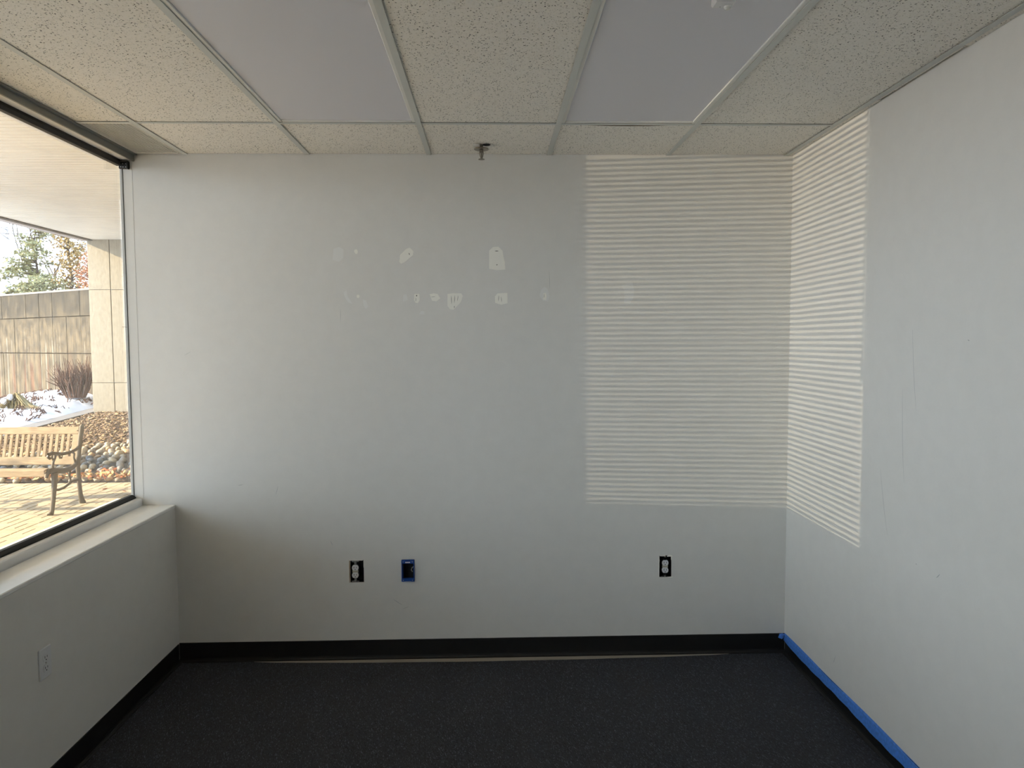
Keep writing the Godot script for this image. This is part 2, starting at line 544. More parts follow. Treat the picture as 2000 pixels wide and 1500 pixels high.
func window_parts() -> void:
	var w := base("window_1", Vector3.ZERO, "", "", "", "structure")
	var zc := (ZB + 1.3) / 2
	var zl := 1.3 - ZB
	# sill board on the low wall
	bx(Vector3((XL - 1.80) / 2 + 0.001, 0.823, zc), Vector3(0.164, 0.017, zl), 0.003, "sill_board", M.sill_paint, w)
	# bottom rail of the frame
	var st := sto()
	prism(st, PackedVector2Array([Vector2(-1.93, 0.815), Vector2(-1.803, 0.815), Vector2(-1.803, 0.862), Vector2(-1.807, 0.867), Vector2(-1.93, 0.867)]), Vector3(0, 0, ZB), Vector3(1, 0, 0), Vector3(0, 1, 0), Vector3(0, 0, zl))
	put(st, "bottom_rail", M.frame_white, w)
	st = sto()
	prism(st, PackedVector2Array([Vector2(-1.866, 0.866), Vector2(-1.834, 0.866), Vector2(-1.834, 0.872), Vector2(-1.848, 0.886), Vector2(-1.866, 0.886)]), Vector3(0, 0, ZB), Vector3(1, 0, 0), Vector3(0, 1, 0), Vector3(0, 0, zl))
	put(st, "bottom_gasket", M.gasket, w)
	# head: grey angle at the ceiling, pale underside, black gasket
	st = sto()
	prism(st, PackedVector2Array([Vector2(-1.792, 2.574), Vector2(-1.784, 2.574), Vector2(-1.784, 2.603), Vector2(-1.770, 2.603), Vector2(-1.770, 2.611), Vector2(-1.792, 2.611)]), Vector3(0, 0, ZB), Vector3(1, 0, 0), Vector3(0, 1, 0), Vector3(0, 0, zl))
	put(st, "head_angle", M.aluminium, w)
	st = sto()
	box(st, Vector3(-1.95, 2.578, ZB), Vector3(-1.792, 2.612, 1.3))
	put(st, "head_rail", M.frame_white, w)
	st = sto()
	prism(st, PackedVector2Array([Vector2(-1.872, 2.579), Vector2(-1.843, 2.579), Vector2(-1.843, 2.566), Vector2(-1.850, 2.551), Vector2(-1.872, 2.551)]), Vector3(0, 0, ZB), Vector3(1, 0, 0), Vector3(0, 1, 0), Vector3(0, 0, zl))
	put(st, "head_gasket", M.gasket, w)
	# jamb channel against the back wall
	bx(Vector3(-1.8500, 1.72, ZB + 0.003), Vector3(0.014, 1.70, 0.006), 0.002, "jamb_channel", M.jamb_grey, w)
	bx(Vector3(-1.8420, 1.72, ZB + 0.0006), Vector3(0.0014, 1.70, 0.005), 0.001, "jamb_seal", M.gasket, w)
	bx(Vector3(-1.820, 1.71, ZB + 0.0005), Vector3(0.048, 1.74, 0.0014), 0.0005, "jamb_strip", M.wall_paint, w)
	bx(Vector3(-1.853, 1.72, 1.29), Vector3(0.05, 1.70, 0.02), 0.003, "jamb_channel", M.frame_white, w)
	st = sto()
	box(st, Vector3(XG - 0.006, 0.87, ZB + 0.002), Vector3(XG, 2.56, 1.295))
	put(st, "pane", M.glass, w)
	# black bracket left over from a blind
	var b := base("blind_bracket", Vector3(-1.83, 2.5525, ZB), "small black plastic blind bracket left at the top corner of the window", "bracket")
	bx(Vector3(0, 0, 0.009), Vector3(0.052, 0.036, 0.012), 0.003, "plate", M.black_plastic, b)
	bx(Vector3(0.022, -0.001, 0.016), Vector3(0.006, 0.040, 0.020), 0.002, "side_tab", M.black_plastic, b)
	bx(Vector3(0, 0.017, 0.017), Vector3(0.048, 0.004, 0.018), 0.0015, "top_tab", M.black_plastic, b)
	for p in [[-0.014, -0.009], [-0.004, 0.006], [-0.003, -0.010], [0.010, 0.006], [0.010, -0.010]]:
		st = sto()
		lathe(st, [Vector2(0.0022, 0), Vector2(0.0022, 0.0008), Vector2(0, 0.0012)], Vector3(p[0], p[1], 0.0148), Vector3(0, 0, 1), 8)
		put(st, "screw", M.screw, b)
	# nail in the jamb
	var nl := base("nail", Vector3(-1.845, 1.745, ZB + 0.012), "tiny dark nail sticking out of the window jamb at mid height", "nail")
	st = sto()
	tube(st, [Vector3(0.002, 0, 0), Vector3(-0.012, 0.001, 0.012)], [0.0009, 0.0007], 6)
	put(st, "shank", M.dark_mark, nl)
	st = sto()
	tube(st, [Vector3(-0.012, 0.001, 0.012), Vector3(-0.0128, 0.001, 0.0128)], [0.0022, 0.0022], 8)
	put(st, "head", M.dark_mark, nl)
	# slatted blind hanging in the part of the window nearest the camera: its shadow lies on the far corner
	var bl := base("slatted_blind", Vector3(-1.815, 0.885, -2.01), "white slatted blind hanging in the window beside the camera", "blind")
	bx(Vector3(0, 1.66, 0), Vector3(0.03, 0.03, 1.22), 0.003, "head_rail", M.blind, bl)
	bx(Vector3(0, 0.012, 0), Vector3(0.024, 0.012, 1.20), 0.003, "bottom_rail", M.blind, bl)
	st = sto()
	cbox(st, Vector3(0.025, 0.0009, 1.20), 0.0002, Transform3D(Basis(Vector3(0, 0, 1), 0.48), Vector3.ZERO))
	var slat := st.commit()
	for k in 67:
		var o := putm(slat, "slat", M.blind, bl)
		o.position = Vector3(0, 0.035 + k * 0.024, 0)
	st = sto()
	tube(st, [Vector3(0.03, 1.64, 0.585), Vector3(0.03, 0.70, 0.585)], [0.006, 0.006], 8)
	tube(st, [Vector3(0.03, 0.70, 0.585), Vector3(0.03, 0.62, 0.585)], [0.008, 0.010], 8)
	put(st, "tilt_wand", M.blind, bl)

func base_and_floor() -> void:
	# vinyl cove base: thin face with a toe that runs out over the carpet
	var prof := PackedVector2Array([Vector2(0, 0.0005), Vector2(0.017, 0.0005), Vector2(0.017, 0.0025), Vector2(0.010, 0.005), Vector2(0.006, 0.011), Vector2(0.0045, 0.02), Vector2(0.0045, 0.099), Vector2(0.003, 0.1016), Vector2(0, 0.1016)])
	var st := sto()
	prism(st, prof, Vector3(XL, 0, ZB), Vector3(0, 0, 1), Vector3(0, 1, 0), Vector3(XR - XL, 0, 0))
	struct(st, "baseboard_back", M.rubber_base)
	st = sto()
	prism(st, prof, Vector3(XL, 0, ZB + 0.017), Vector3(1, 0, 0), Vector3(0, 1, 0), Vector3(0, 0, ZR - ZB - 0.017))
	struct(st, "baseboard_left", M.rubber_base)
	st = sto()
	prism(st, prof, Vector3(XR, 0, ZB + 0.017), Vector3(-1, 0, 0), Vector3(0, 1, 0), Vector3(0, 0, ZR - ZB - 0.017))
	struct(st, "baseboard_right", M.rubber_base)
	# bare floor showing between the carpet edge and the base
	st = sto()
	var pts := PackedVector2Array()
	var n := 26
	for k in n + 1:
		var t := float(k) / n
		pts.append(Vector2(lerpf(-1.25, 1.25, t), 0.015))
	for k in n + 1:
		var t := 1.0 - float(k) / n
		var d := 0.040 * pow(sin(PI * t), 0.6) + rng.randf_range(-0.002, 0.002)
		pts.append(Vector2(lerpf(-1.25, 1.25, t), 0.016 + maxf(d, 0.001)))
	prism(st, pts, Vector3(0, 0.0004, ZB), Vector3(1, 0, 0), Vector3(0, 0, 1), Vector3(0, 0.001, 0))
	var s := put(st, "bare_floor_strip", M.slab)
	meta(s, "narrow pale strip of bare floor along the foot of the back wall", "floor strip")
	# blue masking tape on the right base, wavy along its lower edge, with a crumpled end in the corner
	var tp := base("masking_tape", Vector3(XR, 0, ZB), "long strip of blue masking tape along the black baseboard on the right", "tape")
	st = sto()
	var N := 120
	var last := []
	for k in N + 1:
		var t := float(k) / N
		var z := 0.006 + t * 4.6
		var lowv := 0.053 + 0.003 * sin(z * 4.0) + 0.002 * sin(z * 11.0 + 1.0) + 0.0012 * sin(z * 47.0)
		if z < 0.14: lowv = lerpf(0.066, lowv, z / 0.14)
		var mid := 0.078 + 0.004 * sin(z * 5.0 + 2.0)
		var top := 0.1045 + 0.002 * sin(z * 9.0)
		var row := [Vector3(-0.0008, top, z), Vector3(-0.0062, 0.0985, z), Vector3(-0.0066 - 0.0022 * absf(sin(z * 11.0)), mid, z), Vector3(-0.0058 - 0.002 * absf(sin(z * 23.0)), lowv, z)]
		if k > 0:
			for q in 3:
				poly(st, [last[q], last[q + 1], row[q + 1]], Vector3(-1, 0.2, 0))
				poly(st, [last[q], row[q + 1], row[q]], Vector3(-1, 0.2, 0))
		last = row
	put(st, "strip", M.tape, tp)
	st = sto()
	var wad := []
	for a in 7:
		var ring := []
		for b in 9:
			var an := TAU * b / 8.0
			var r := 0.013 * sin(PI * (a + 0.2) / 6.4) * rng.randf_range(0.65, 1.35)
			ring.append(Vector3(-0.008 - a * 0.0052, 0.094 + r * sin(an) + (0.006 - a * 0.0025), 0.016 + r * cos(an)))
		ring[8] = ring[0]
		wad.append(ring)
	for a in 6:
		for b in 8:
			var out: Vector3 = wad[a][b] - Vector3(-0.02, 0.094, 0.016)
			poly(st, [wad[a][b], wad[a][b + 1], wad[a + 1][b + 1]], out)
			poly(st, [wad[a][b], wad[a + 1][b + 1], wad[a + 1][b]], out)
	put(st, "crumpled_end", M.tape, tp)

# one face of a receptacle at the origin, looking along +z: round with flattened top and bottom, two blades and a ground hole
func receptacle_face(parent: Node, at: Vector3, m: Material) -> void:
	var st := sto()
	var pts := PackedVector2Array()
	for k in 28:
		var an := TAU * k / 28.0
		pts.append(Vector2(cos(an) * 0.0172, clampf(sin(an) * 0.0172, -0.0140, 0.0140)))
	prism(st, pts, at, Vector3(1, 0, 0), Vector3(0, 1, 0), Vector3(0, 0, 0.006))
	var f := put(st, "receptacle_face", m, parent)
	for s in [[-0.0064, 0.0025, 0.0022, 0.0085], [0.0064, 0.0025, 0.0022, 0.0070]]:
		st = sto()
		box(st, at + Vector3(s[0] - s[2] / 2, s[1] - s[3] / 2, 0.0055), at + Vector3(s[0] + s[2] / 2, s[1] + s[3] / 2, 0.0064))
		put(st, "slot", M.slot, f)
	st = sto()
	var g := PackedVector2Array([Vector2(-0.0024, 0.001), Vector2(-0.0024, -0.0015), Vector2(-0.0013, -0.003), Vector2(0.0013, -0.003), Vector2(0.0024, -0.0015), Vector2(0.0024, 0.001)])
	prism(st, g, at + Vector3(0, -0.0072, 0.0055), Vector3(1, 0, 0), Vector3(0, 1, 0), Vector3(0, 0, 0.0009))
	put(st, "ground_slot", M.slot, f)

func open_outlet(at: Vector3, size: Vector2, label: String, strap_m: Material, dx: float, torn: Array) -> void:
	var o := base("bare_outlet", at, label, "outlet", "outlets without cover plates")
	var h := size * 0.5
	# dark box in the opening
	var st := sto()
	var d := -0.045
	var t := 0.0012
	box(st, Vector3(-h.x + 0.0005, -h.y + 0.0005, d), Vector3(h.x - 0.0005, h.y - 0.0005, d + t))
	for s in [-1.0, 1.0]:
		box(st, Vector3(minf(s * (h.x - 0.0005), s * (h.x - 0.0005 - t)), -h.y + 0.0005, d), Vector3(maxf(s * (h.x - 0.0005), s * (h.x - 0.0005 - t)), h.y - 0.0005, -0.002))
		box(st, Vector3(-h.x + 0.0005, minf(s * (h.y - 0.0005), s * (h.y - 0.0005 - t)), d), Vector3(h.x - 0.0005, maxf(s * (h.y - 0.0005), s * (h.y - 0.0005 - t)), -0.002))
	put(st, "wall_box", M.black_plastic, o)
	# device body, metal strap with ears and screws, two faces
	bx(Vector3(dx, 0, -0.016), Vector3(0.031, 0.066, 0.026), 0.003, "device_body", M.black_plastic, o)
	st = sto()
	var pts := PackedVector2Array([Vector2(-0.006, -0.048), Vector2(-0.019, -0.050), Vector2(-0.019, -0.056), Vector2(0.019, -0.056), Vector2(0.019, -0.050), Vector2(0.006, -0.048), Vector2(0.006, -0.036), Vector2(0.006, 0.036), Vector2(0.006, 0.048), Vector2(0.019, 0.050), Vector2(0.019, 0.056), Vector2(-0.019, 0.056), Vector2(-0.019, 0.050), Vector2(-0.006, 0.048)])
	prism(st, pts, Vector3(dx, 0, -0.001), Vector3(1, 0, 0), Vector3(0, 1, 0), Vector3(0, 0, 0.0014))
	put(st, "strap", strap_m, o)
	bx(Vector3(dx, 0, 0.0005), Vector3(0.030, 0.014, 0.003), 0.001, "yoke", M.device_ivory, o)
	for y in [0.0195, -0.0195]:
		receptacle_face(o, Vector3(dx, y, -0.0005), M.device_white)
	for y in [0.0525, -0.0525]:
		st = sto()
		lathe(st, [Vector2(0.0036, 0), Vector2(0.0033, 0.0014), Vector2(0, 0.002)], Vector3(dx, y * 0.99, 0.0003), Vector3(0, 0, 1), 10)
		put(st, "screw", M.screw, o)
	# torn paper and plaster crumbs round the cut-out
	for a in torn:
		st = sto()
		var q := PackedVector2Array()
		var nn := 6
		var lo := Vector2(a[0], a[1])
		var hi := Vector2(a[2], a[3])
		var along := 1 if (hi.y - lo.y) > (hi.x - lo.x) else 0
		for k in nn + 1:
			var p := lo
			p[along] = lerpf(lo[along], hi[along], float(k) / nn)
			q.append(p)
		for k in nn + 1:
			var p := hi
			p[along] = lerpf(hi[along], lo[along], float(k) / nn)
			p[1 - along] -= rng.randf() * (hi[1 - along] - lo[1 - along]) * 0.6
			q.append(p)
		prism(st, q, Vector3(0, 0, 0.0002), Vector3(1, 0, 0), Vector3(0, 1, 0), Vector3(0, 0, 0.0012))
		put(st, "torn_edge", M.spackle if a[4] == 1 else M.drywall_paper, o)

func wall_devices() -> void:
	open_outlet(Vector3(-0.710, 0.469, ZB), Vector2(0.070, 0.118), "bare white duplex outlet set crookedly in a dark box near the window", M.zinc, -0.009,
		[[-0.0405, -0.060, -0.034, 0.058, 0], [-0.040, 0.057, 0.030, 0.061, 1], [0.034, 0.02, 0.037, 0.058, 1]])
	open_outlet(Vector3(0.911, 0.473, ZB), Vector2(0.064, 0.116), "bare white duplex outlet alone on the right half of the back wall", M.black_plastic, -0.002,
		[[-0.036, -0.055, -0.031, 0.05, 1], [0.008, 0.052, 0.036, 0.062, 1], [0.029, 0.034, 0.037, 0.052, 1], [0.012, -0.061, 0.040, -0.055, 1], [-0.03, 0.055, 0.0, 0.063, 1]])
	# blue plastic box standing proud of the wall, empty
	var b := base("wiring_box", Vector3(-0.445, 0.470, ZB), "empty blue plastic wiring box in the back wall between the outlets", "wiring box")
	var w := 0.033
	var h := 0.056
	for s in [-1.0, 1.0]:
		bx(Vector3(s * (w - 0.0015), 0, -0.019), Vector3(0.003, 2 * h, 0.062), 0.0008, "side_wall", M.box_blue, b)
	bx(Vector3(0, h - 0.001, -0.020), Vector3(2 * w - 0.006, 0.002, 0.060), 0.0006, "top_wall", M.box_blue, b)
	bx(Vector3(0, -h + 0.001, -0.020), Vector3(2 * w - 0.006, 0.002, 0.060), 0.0006, "bottom_wall", M.box_blue, b)
	bx(Vector3(0, 0, -0.049), Vector3(2 * w, 2 * h, 0.002), 0.0006, "rear_wall", M.slot, b)
	for s in [-1.0, 1.0]:
		var st := sto()
		var y0 := 0.040
		var pts := PackedVector2Array([Vector2(-w, y0), Vector2(w, y0), Vector2(w, h), Vector2(0.018, h), Vector2(0.012, h - 0.005), Vector2(-0.012, h - 0.005), Vector2(-0.018, h), Vector2(-w, h)])
		var pp := PackedVector2Array()
		for p in pts: pp.append(Vector2(p.x, p.y * s))
		prism(st, pp, Vector3(0, 0, 0.008), Vector3(1, 0, 0), Vector3(0, 1, 0), Vector3(0, 0, 0.004))
		put(st, "mounting_flange", M.box_blue, b)
		for x in [-0.024, 0.024]:
			st = sto()
			lathe(st, [Vector2(0.0026, 0), Vector2(0.0026, 0.001), Vector2(0, 0.0016)], Vector3(x, s * 0.049, 0.012), Vector3(0, 0, 1), 8)
			put(st, "screw", M.screw, b)
	bx(Vector3(0, 0.046, 0.0128), Vector3(0.026, 0.006, 0.0012), 0.0004, "paper_label", M.device_white, b)
	var stc := sto()
	tube(stc, [Vector3(0.030, 0.012, -0.03), Vector3(0.020, 0.010, -0.012), Vector3(0.016, 0.0, -0.006), Vector3(0.022, -0.010, -0.010)], [0.003, 0.003, 0.003, 0.003], 6)
	put(stc, "wire_end", M.device_ivory, b)
	# outlet with a plate on the low wall
	var o := base("plated_outlet", Vector3(XL, 0.503, -2.600), "white duplex outlet with a cover plate on the low wall under the window", "outlet")
	o.rotation.y = PI / 2
	bx(Vector3(0, 0, 0.003), Vector3(0.070, 0.114, 0.006), 0.0025, "cover_plate", M.device_white, o)
	for y in [0.0195, -0.0195]:
		receptacle_face(o, Vector3(0, y, 0.0015), M.device_white)
	var st2 := sto()
	lathe(st2, [Vector2(0.003, 0), Vector2(0.003, 0.001), Vector2(0, 0.0016)], Vector3(0, 0, 0.006), Vector3(0, 0, 1), 10)
	put(st2, "screw", M.screw, o)

func ceiling_things() -> void:
	var g1 := -1.5305 + 0.6096
	var k := 0
	for x0 in [g1, g1 + 1.2192]:
		var x: float = x0
		var lbl: String = ["flat unlit ceiling light panel on the window side of the room", "flat unlit ceiling light panel with a small sensor, nearer the right wall"][k]
		var f := base("ceiling_light", Vector3(x + 0.3048, HC, -2.5775), lbl, "ceiling light", "unlit panel lights in the ceiling grid")
		var hw := 0.3048 - 0.005
		var hz := 0.6095 - 0.005
		for s in [-1.0, 1.0]:
			bx(Vector3(s * (hw - 0.011), 0.0085, 0), Vector3(0.022, 0.011, 2 * hz), 0.002, "frame_side", M.fixture_white, f)
			bx(Vector3(0, 0.0085, s * (hz - 0.011)), Vector3(2 * hw - 0.044, 0.011, 0.022), 0.002, "frame_end", M.fixture_white, f)
		var st := sto()
		box(st, Vector3(-hw + 0.02, 0.008, -hz + 0.02), Vector3(hw - 0.02, 0.012, hz - 0.02))
		put(st, "lens_panel", M.lens, f)
		st = sto()
		box(st, Vector3(-hw + 0.002, 0.0145, -hz + 0.002), Vector3(hw - 0.002, 0.06, hz - 0.002))
		put(st, "housing", M.fixture_white, f)
		k += 1
	# occupancy sensor under the second panel
	var s := base("motion_sensor", Vector3(0.645, HC, -2.018), "small white motion sensor under the ceiling light at the top edge", "sensor")
	bx(Vector3(0, -0.008, 0), Vector3(0.058, 0.028, 0.045), 0.004, "body", M.device_white, s)
	var st3 := sto()
	lathe(st3, [Vector2(0.011, 0), Vector2(0.010, 0.004), Vector2(0.006, 0.008), Vector2(0, 0.0095)], Vector3(0.014, -0.0225, -0.008), Vector3(0, -1, 0), 14)
	put(st3, "dome", M.fixture_white, s)
	st3 = sto()
	lathe(st3, [Vector2(0.0016, 0), Vector2(0, 0.0006)], Vector3(-0.006, -0.0222, -0.012), Vector3(0, -1, 0), 8)
	put(st3, "pin_hole", M.slot, s)
	# egg-crate air grille in the corner
	var g := base("air_grille", Vector3(-1.6595, HC, -3.4475), "white egg-crate air grille in the ceiling corner above the window", "air grille")
	var hx := 0.1125
	var hzz := 0.2505
	for sg in [-1.0, 1.0]:
		bx(Vector3(sg * (hx - 0.005), 0.006, 0), Vector3(0.010, 0.008, 2 * hzz), 0.0015, "frame_side", M.grille_white, g)
		bx(Vector3(0, 0.006, sg * (hzz - 0.005)), Vector3(2 * hx - 0.02, 0.008, 0.010), 0.0015, "frame_end", M.grille_white, g)
	var st4 := sto()
	var nx := 14
	var nz := 33
	for i in nx:
		var xx := lerpf(-hx + 0.01, hx - 0.01, (i + 0.5) / nx)
		box(st4, Vector3(xx - 0.0013, 0.004, -hzz + 0.01), Vector3(xx + 0.0013, 0.012, hzz - 0.01))
	for i in nz:
		var zz := lerpf(-hzz + 0.01, hzz - 0.01, (i + 0.5) / nz)
		box(st4, Vector3(-hx + 0.01, 0.0045, zz - 0.0013), Vector3(hx - 0.01, 0.0115, zz + 0.0013))
	var core := put(st4, "egg_crate_core", M.grille_white, g)
	core.set_meta("kind", "stuff")
	# sprinkler
	var p := base("sprinkler", Vector3(-0.043, HC, -3.530), "small chrome sprinkler head hanging from the ceiling near the back wall", "sprinkler")
	var st5 := sto()
	lathe(st5, [Vector2(0.006, 0.012), Vector2(0.034, 0.014), Vector2(0.036, 0.017), Vector2(0.035, 0.0185), Vector2(0.010, 0.0185), Vector2(0.010, 0.012)], Vector3.ZERO, Vector3(0, -1, 0), 28)
	put(st5, "escutcheon", M.chrome, p)
	st5 = sto()
	lathe(st5, [Vector2(0.0001, -0.03), Vector2(0.008, -0.03), Vector2(0.008, 0.019), Vector2(0.0095, 0.021), Vector2(0.0095, 0.030), Vector2(0.006, 0.034), Vector2(0.0045, 0.045), Vector2(0.0035, 0.060), Vector2(0.0001, 0.061)], Vector3.ZERO, Vector3(0, -1, 0), 14)
	put(st5, "stem", M.chrome, p)
	for sg in [-1.0, 1.0]:
		st5 = sto()
		tube(st5, [Vector3(sg * 0.008, -0.026, 0), Vector3(sg * 0.0095, -0.040, 0), Vector3(sg * 0.003, -0.060, 0)], [0.0018, 0.0018, 0.0018], 6)
		put(st5, "frame_arm", M.chrome, p)
	st5 = sto()
	lathe(st5, [Vector2(0.0001, 0.060), Vector2(0.006, 0.061), Vector2(0.015, 0.064), Vector2(0.0155, 0.0655), Vector2(0.006, 0.0665), Vector2(0.0001, 0.067)], Vector3.ZERO, Vector3(0, -1, 0), 16)
	put(st5, "deflector", M.chrome, p)
	# oversize hole in the tile beside the sprinkler, a chipped pale flap on its other side
	st5 = sto()
	var hole := PackedVector2Array()
	for q in 16:
		hole.append(Vector2(0.024 + cos(TAU * q / 16) * 0.019, 0.006 + sin(TAU * q / 16) * 0.020))
	prism(st5, hole, Vector3(0, 0.0018, 0), Vector3(1, 0, 0), Vector3(0, 0, 1), Vector3(0, 0.001, 0))
	put(st5, "tile_hole", M.slot, p)
	bx(Vector3(-0.026, -0.002, 0.004), Vector3(0.030, 0.008, 0.030), 0.001, "chipped_flap", M.fixture_white, p)

func blob(st: SurfaceTool, outline: Array, o: Vector3, u: Vector3, v: Vector3, w: Vector3, jag := 0.0) -> void:
	var pts := PackedVector2Array()
	var n := outline.size()
	for k in n:
		var a: Vector2 = outline[k]
		var b: Vector2 = outline[(k + 1) % n]
		for q in 4:
			var p := a.lerp(b, q / 4.0)
			pts.append(p + Vector2(rng.randf_range(-jag, jag), rng.randf_range(-jag, jag)))
	prism(st, pts, o, u, v, w)

func wall_marks() -> void:
	var wb := get_node("wall_back")
	var X := Vector3(1, 0, 0)
	var Y := Vector3(0, 1, 0)
	# filler left on the wall: [centre, outline in cm, thin?]
	var spots := [
		[Vector2(-0.428, 2.102), [[-4, -3], [-3.6, 0.5], [-0.5, 3.4], [1.4, 4.2], [3.2, 2.4], [3.0, 0.4], [-1.0, -3.0], [-3.2, -4]], 0],
		[Vector2(0.030, 2.088), [[-4.0, -5.2], [-4.0, 4.0], [-2.0, 5.8], [0.8, 6.0], [2.8, 4.0], [4.0, -2.0], [4.2, -5.6], [0, -5.9]], 0],
		[Vector2(-0.186, 1.872), [[-3.9, -2.5], [-3.9, 3.6], [-1, 4.0], [3.2, 3.9], [4.0, 2.6], [3.0, -0.4], [0.8, -2.8], [-0.8, -4.4], [-2.6, -4.2]], 0],
		[Vector2(0.050, 1.884), [[-3.0, -2.2], [-3.2, 1.0], [-1.8, 2.7], [3.2, 2.9], [3.3, -2.4], [0, -3.1]], 0],
		[Vector2(-0.382, 1.886), [[-1.4, -0.8], [-1.2, 2.2], [1.3, 2.3], [1.5, -0.8], [0.6, -2.4], [-0.6, -2.2]], 0],
		[Vector2(-0.290, 1.890), [[-2.6, 1.8], [-0.6, 2.2], [1.6, 1.8], [2.8, -0.4], [0.8, -1.9], [-1.4, -1.6]], 0],
		[Vector2(-0.688, 2.123), [[-0.9, 0], [-0.6, 1.0], [0.4, 1.3], [1.0, 0.4], [0.8, -0.8], [0, -1.2]], 0],
		[Vector2(-0.681, 1.897), [[-0.7, 0], [-0.4, 0.8], [0.5, 0.8], [0.8, 0], [0.4, -0.7], [-0.4, -0.7]], 0],
		[Vector2(0.275, 1.898), [[-0.9, -2.0], [-0.7, 1.2], [0.6, 1.5], [1.0, -0.6], [0.7, -2.3]], 0],
		[Vector2(0.272, 1.912), [[-2.4, -1.5], [-1.6, 1.6], [0.2, 3.2], [1.8, 2.0], [2.8, -1.6], [2.0, -4.2], [-0.6, -4.0]], 1],
		[Vector2(0.705, 1.908), [[-2.0, -4.8], [-1.8, 1.6], [-3.4, 4.0], [-0.6, 5.4], [2.4, 5.6], [3.2, 2.0], [2.8, -2.4], [1.2, -5.2]], 1],
		[Vector2(-0.776, 2.112), [[-3, -3], [-2.4, 2.6], [0.4, 3.6], [2.6, 2.4], [2.4, -2.0], [0.2, -4.0]], 1],
		[Vector2(-0.440, 1.888), [[-1.2, -1.8], [-1.0, 1.8], [0.8, 2.0], [1.2, -1.0]], 1],
		[Vector2(-0.356, 1.812), [[-1.4, -0.6], [-0.4, 1.0], [1.2, 0.8], [1.4, -0.8]], 1],
		[Vector2(-0.730, 1.890), [[-2.4, 2.8], [-0.8, 3.8], [-0.4, 0.6], [1.2, -1.6], [2.0, -3.0], [-0.2, -2.2], [-1.8, 0.6]], 1],
		[Vector2(-0.648, 1.858), [[-0.8, 2.4], [0.8, 1.8], [1.8, -1.2], [0.4, -2.6], [-0.6, -0.4]], 1]]
	for s in spots:
		var st := sto()
		var ol := []
		for p in s[1]: ol.append(Vector2(p[0], p[1]) * 0.01)
		var c: Vector2 = s[0]
		blob(st, ol, Vector3(c.x, c.y, ZB + 0.00005), X, Y, Vector3(0, 0, 0.0009 if s[2] == 0 else 0.0004), 0.0006)
		put(st, "spackle_patch", M.spackle if s[2] == 0 else M.spackle_thin, wb)
	# nail holes and trowel scratches in the filler, scuffs on the paint: [x, y, length, width, tilt]
	for d in [[-0.417, 2.112, 0.012, 0.003, 1.9], [0.029, 2.126, 0.020, 0.003, 0.0], [0.030, 2.056, 0.007, 0.004, 0.6], [-0.204, 1.878, 0.045, 0.0016, 1.62], [-0.188, 1.882, 0.040, 0.0016, 1.5],
			[-0.172, 1.886, 0.030, 0.0012, 1.4], [-0.190, 1.842, 0.012, 0.002, 1.6], [0.038, 1.886, 0.030, 0.0014, 1.5], [0.052, 1.880, 0.030, 0.0012, 1.7], [-0.382, 1.900, 0.008, 0.005, 1.57],
			[-0.386, 1.880, 0.020, 0.0012, 1.5], [-0.298, 1.894, 0.022, 0.001, 0.1], [0.272, 1.897, 0.022, 0.001, 1.5]]:
		mark(wb, Vector3(d[0], d[1], ZB + 0.0009), X, Y, Vector3(0, 0, 0.0003), d[2], d[3], d[4], M.dark_mark)
	for d in [[-0.771, 1.80, 0.07, 0.0012, 1.55], [0.30, 1.98, 0.10, 0.0010, 1.6], [-1.115, 0.900, 0.05, 0.0014, 1.3], [-1.55, 1.61, 0.04, 0.001, 0.5], [-0.50, 0.30, 0.06, 0.002, -0.6],
			[-0.46, 0.27, 0.04, 0.0015, 0.4], [-0.84, 0.62, 0.03, 0.0015, 2.0], [-1.30, 0.93, 0.03, 0.002, 0.2]]:
		mark(wb, Vector3(d[0], d[1], ZB + 0.00005), X, Y, Vector3(0, 0, 0.0002), d[2], d[3], d[4], M.scuff)
	var wr := get_node("wall_right")
	var Z := Vector3(0, 0, -1)
	for d in [[-2.60, 1.55, 0.30, 0.0012, 1.45], [-2.66, 1.30, 0.35, 0.0012, 1.50], [-2.78, 1.02, 0.26, 0.0012, 1.33], [-2.42, 0.838, 0.030, 0.003, -0.8], [-3.15, 0.21, 0.05, 0.0014, -1.1], [-2.30, 1.66, 0.01, 0.003, 0.3], [-2.55, 0.84, 0.006, 0.004, 0.0]]:
		mark(wr, Vector3(XR - 0.00005, d[1], d[0]), Z, Y, Vector3(-0.0002, 0, 0), d[2], d[3], d[4], M.scuff)

func mark(parent: Node, c: Vector3, u: Vector3, v: Vector3, w: Vector3, l: float, wd: float, tilt: float, m: Material) -> void:
	var st := sto()
	var d := Vector2(cos(tilt), sin(tilt))
	var n := Vector2(-d.y, d.x)
	var pts := PackedVector2Array()
	for k in 7:
		var t := k / 6.0 - 0.5
		pts.append(d * l * t + n * (wd * 0.5 * cos(PI * t) + 0.0001 + l * 0.06 * t * t))
	for k in 7:
		var t := 0.5 - k / 6.0
		pts.append(d * l * t - n * (wd * 0.5 * cos(PI * t) + 0.0001 - l * 0.06 * t * t))
	prism(st, pts, c, u, v, w)
	put(st, "scuff_mark", m, parent)

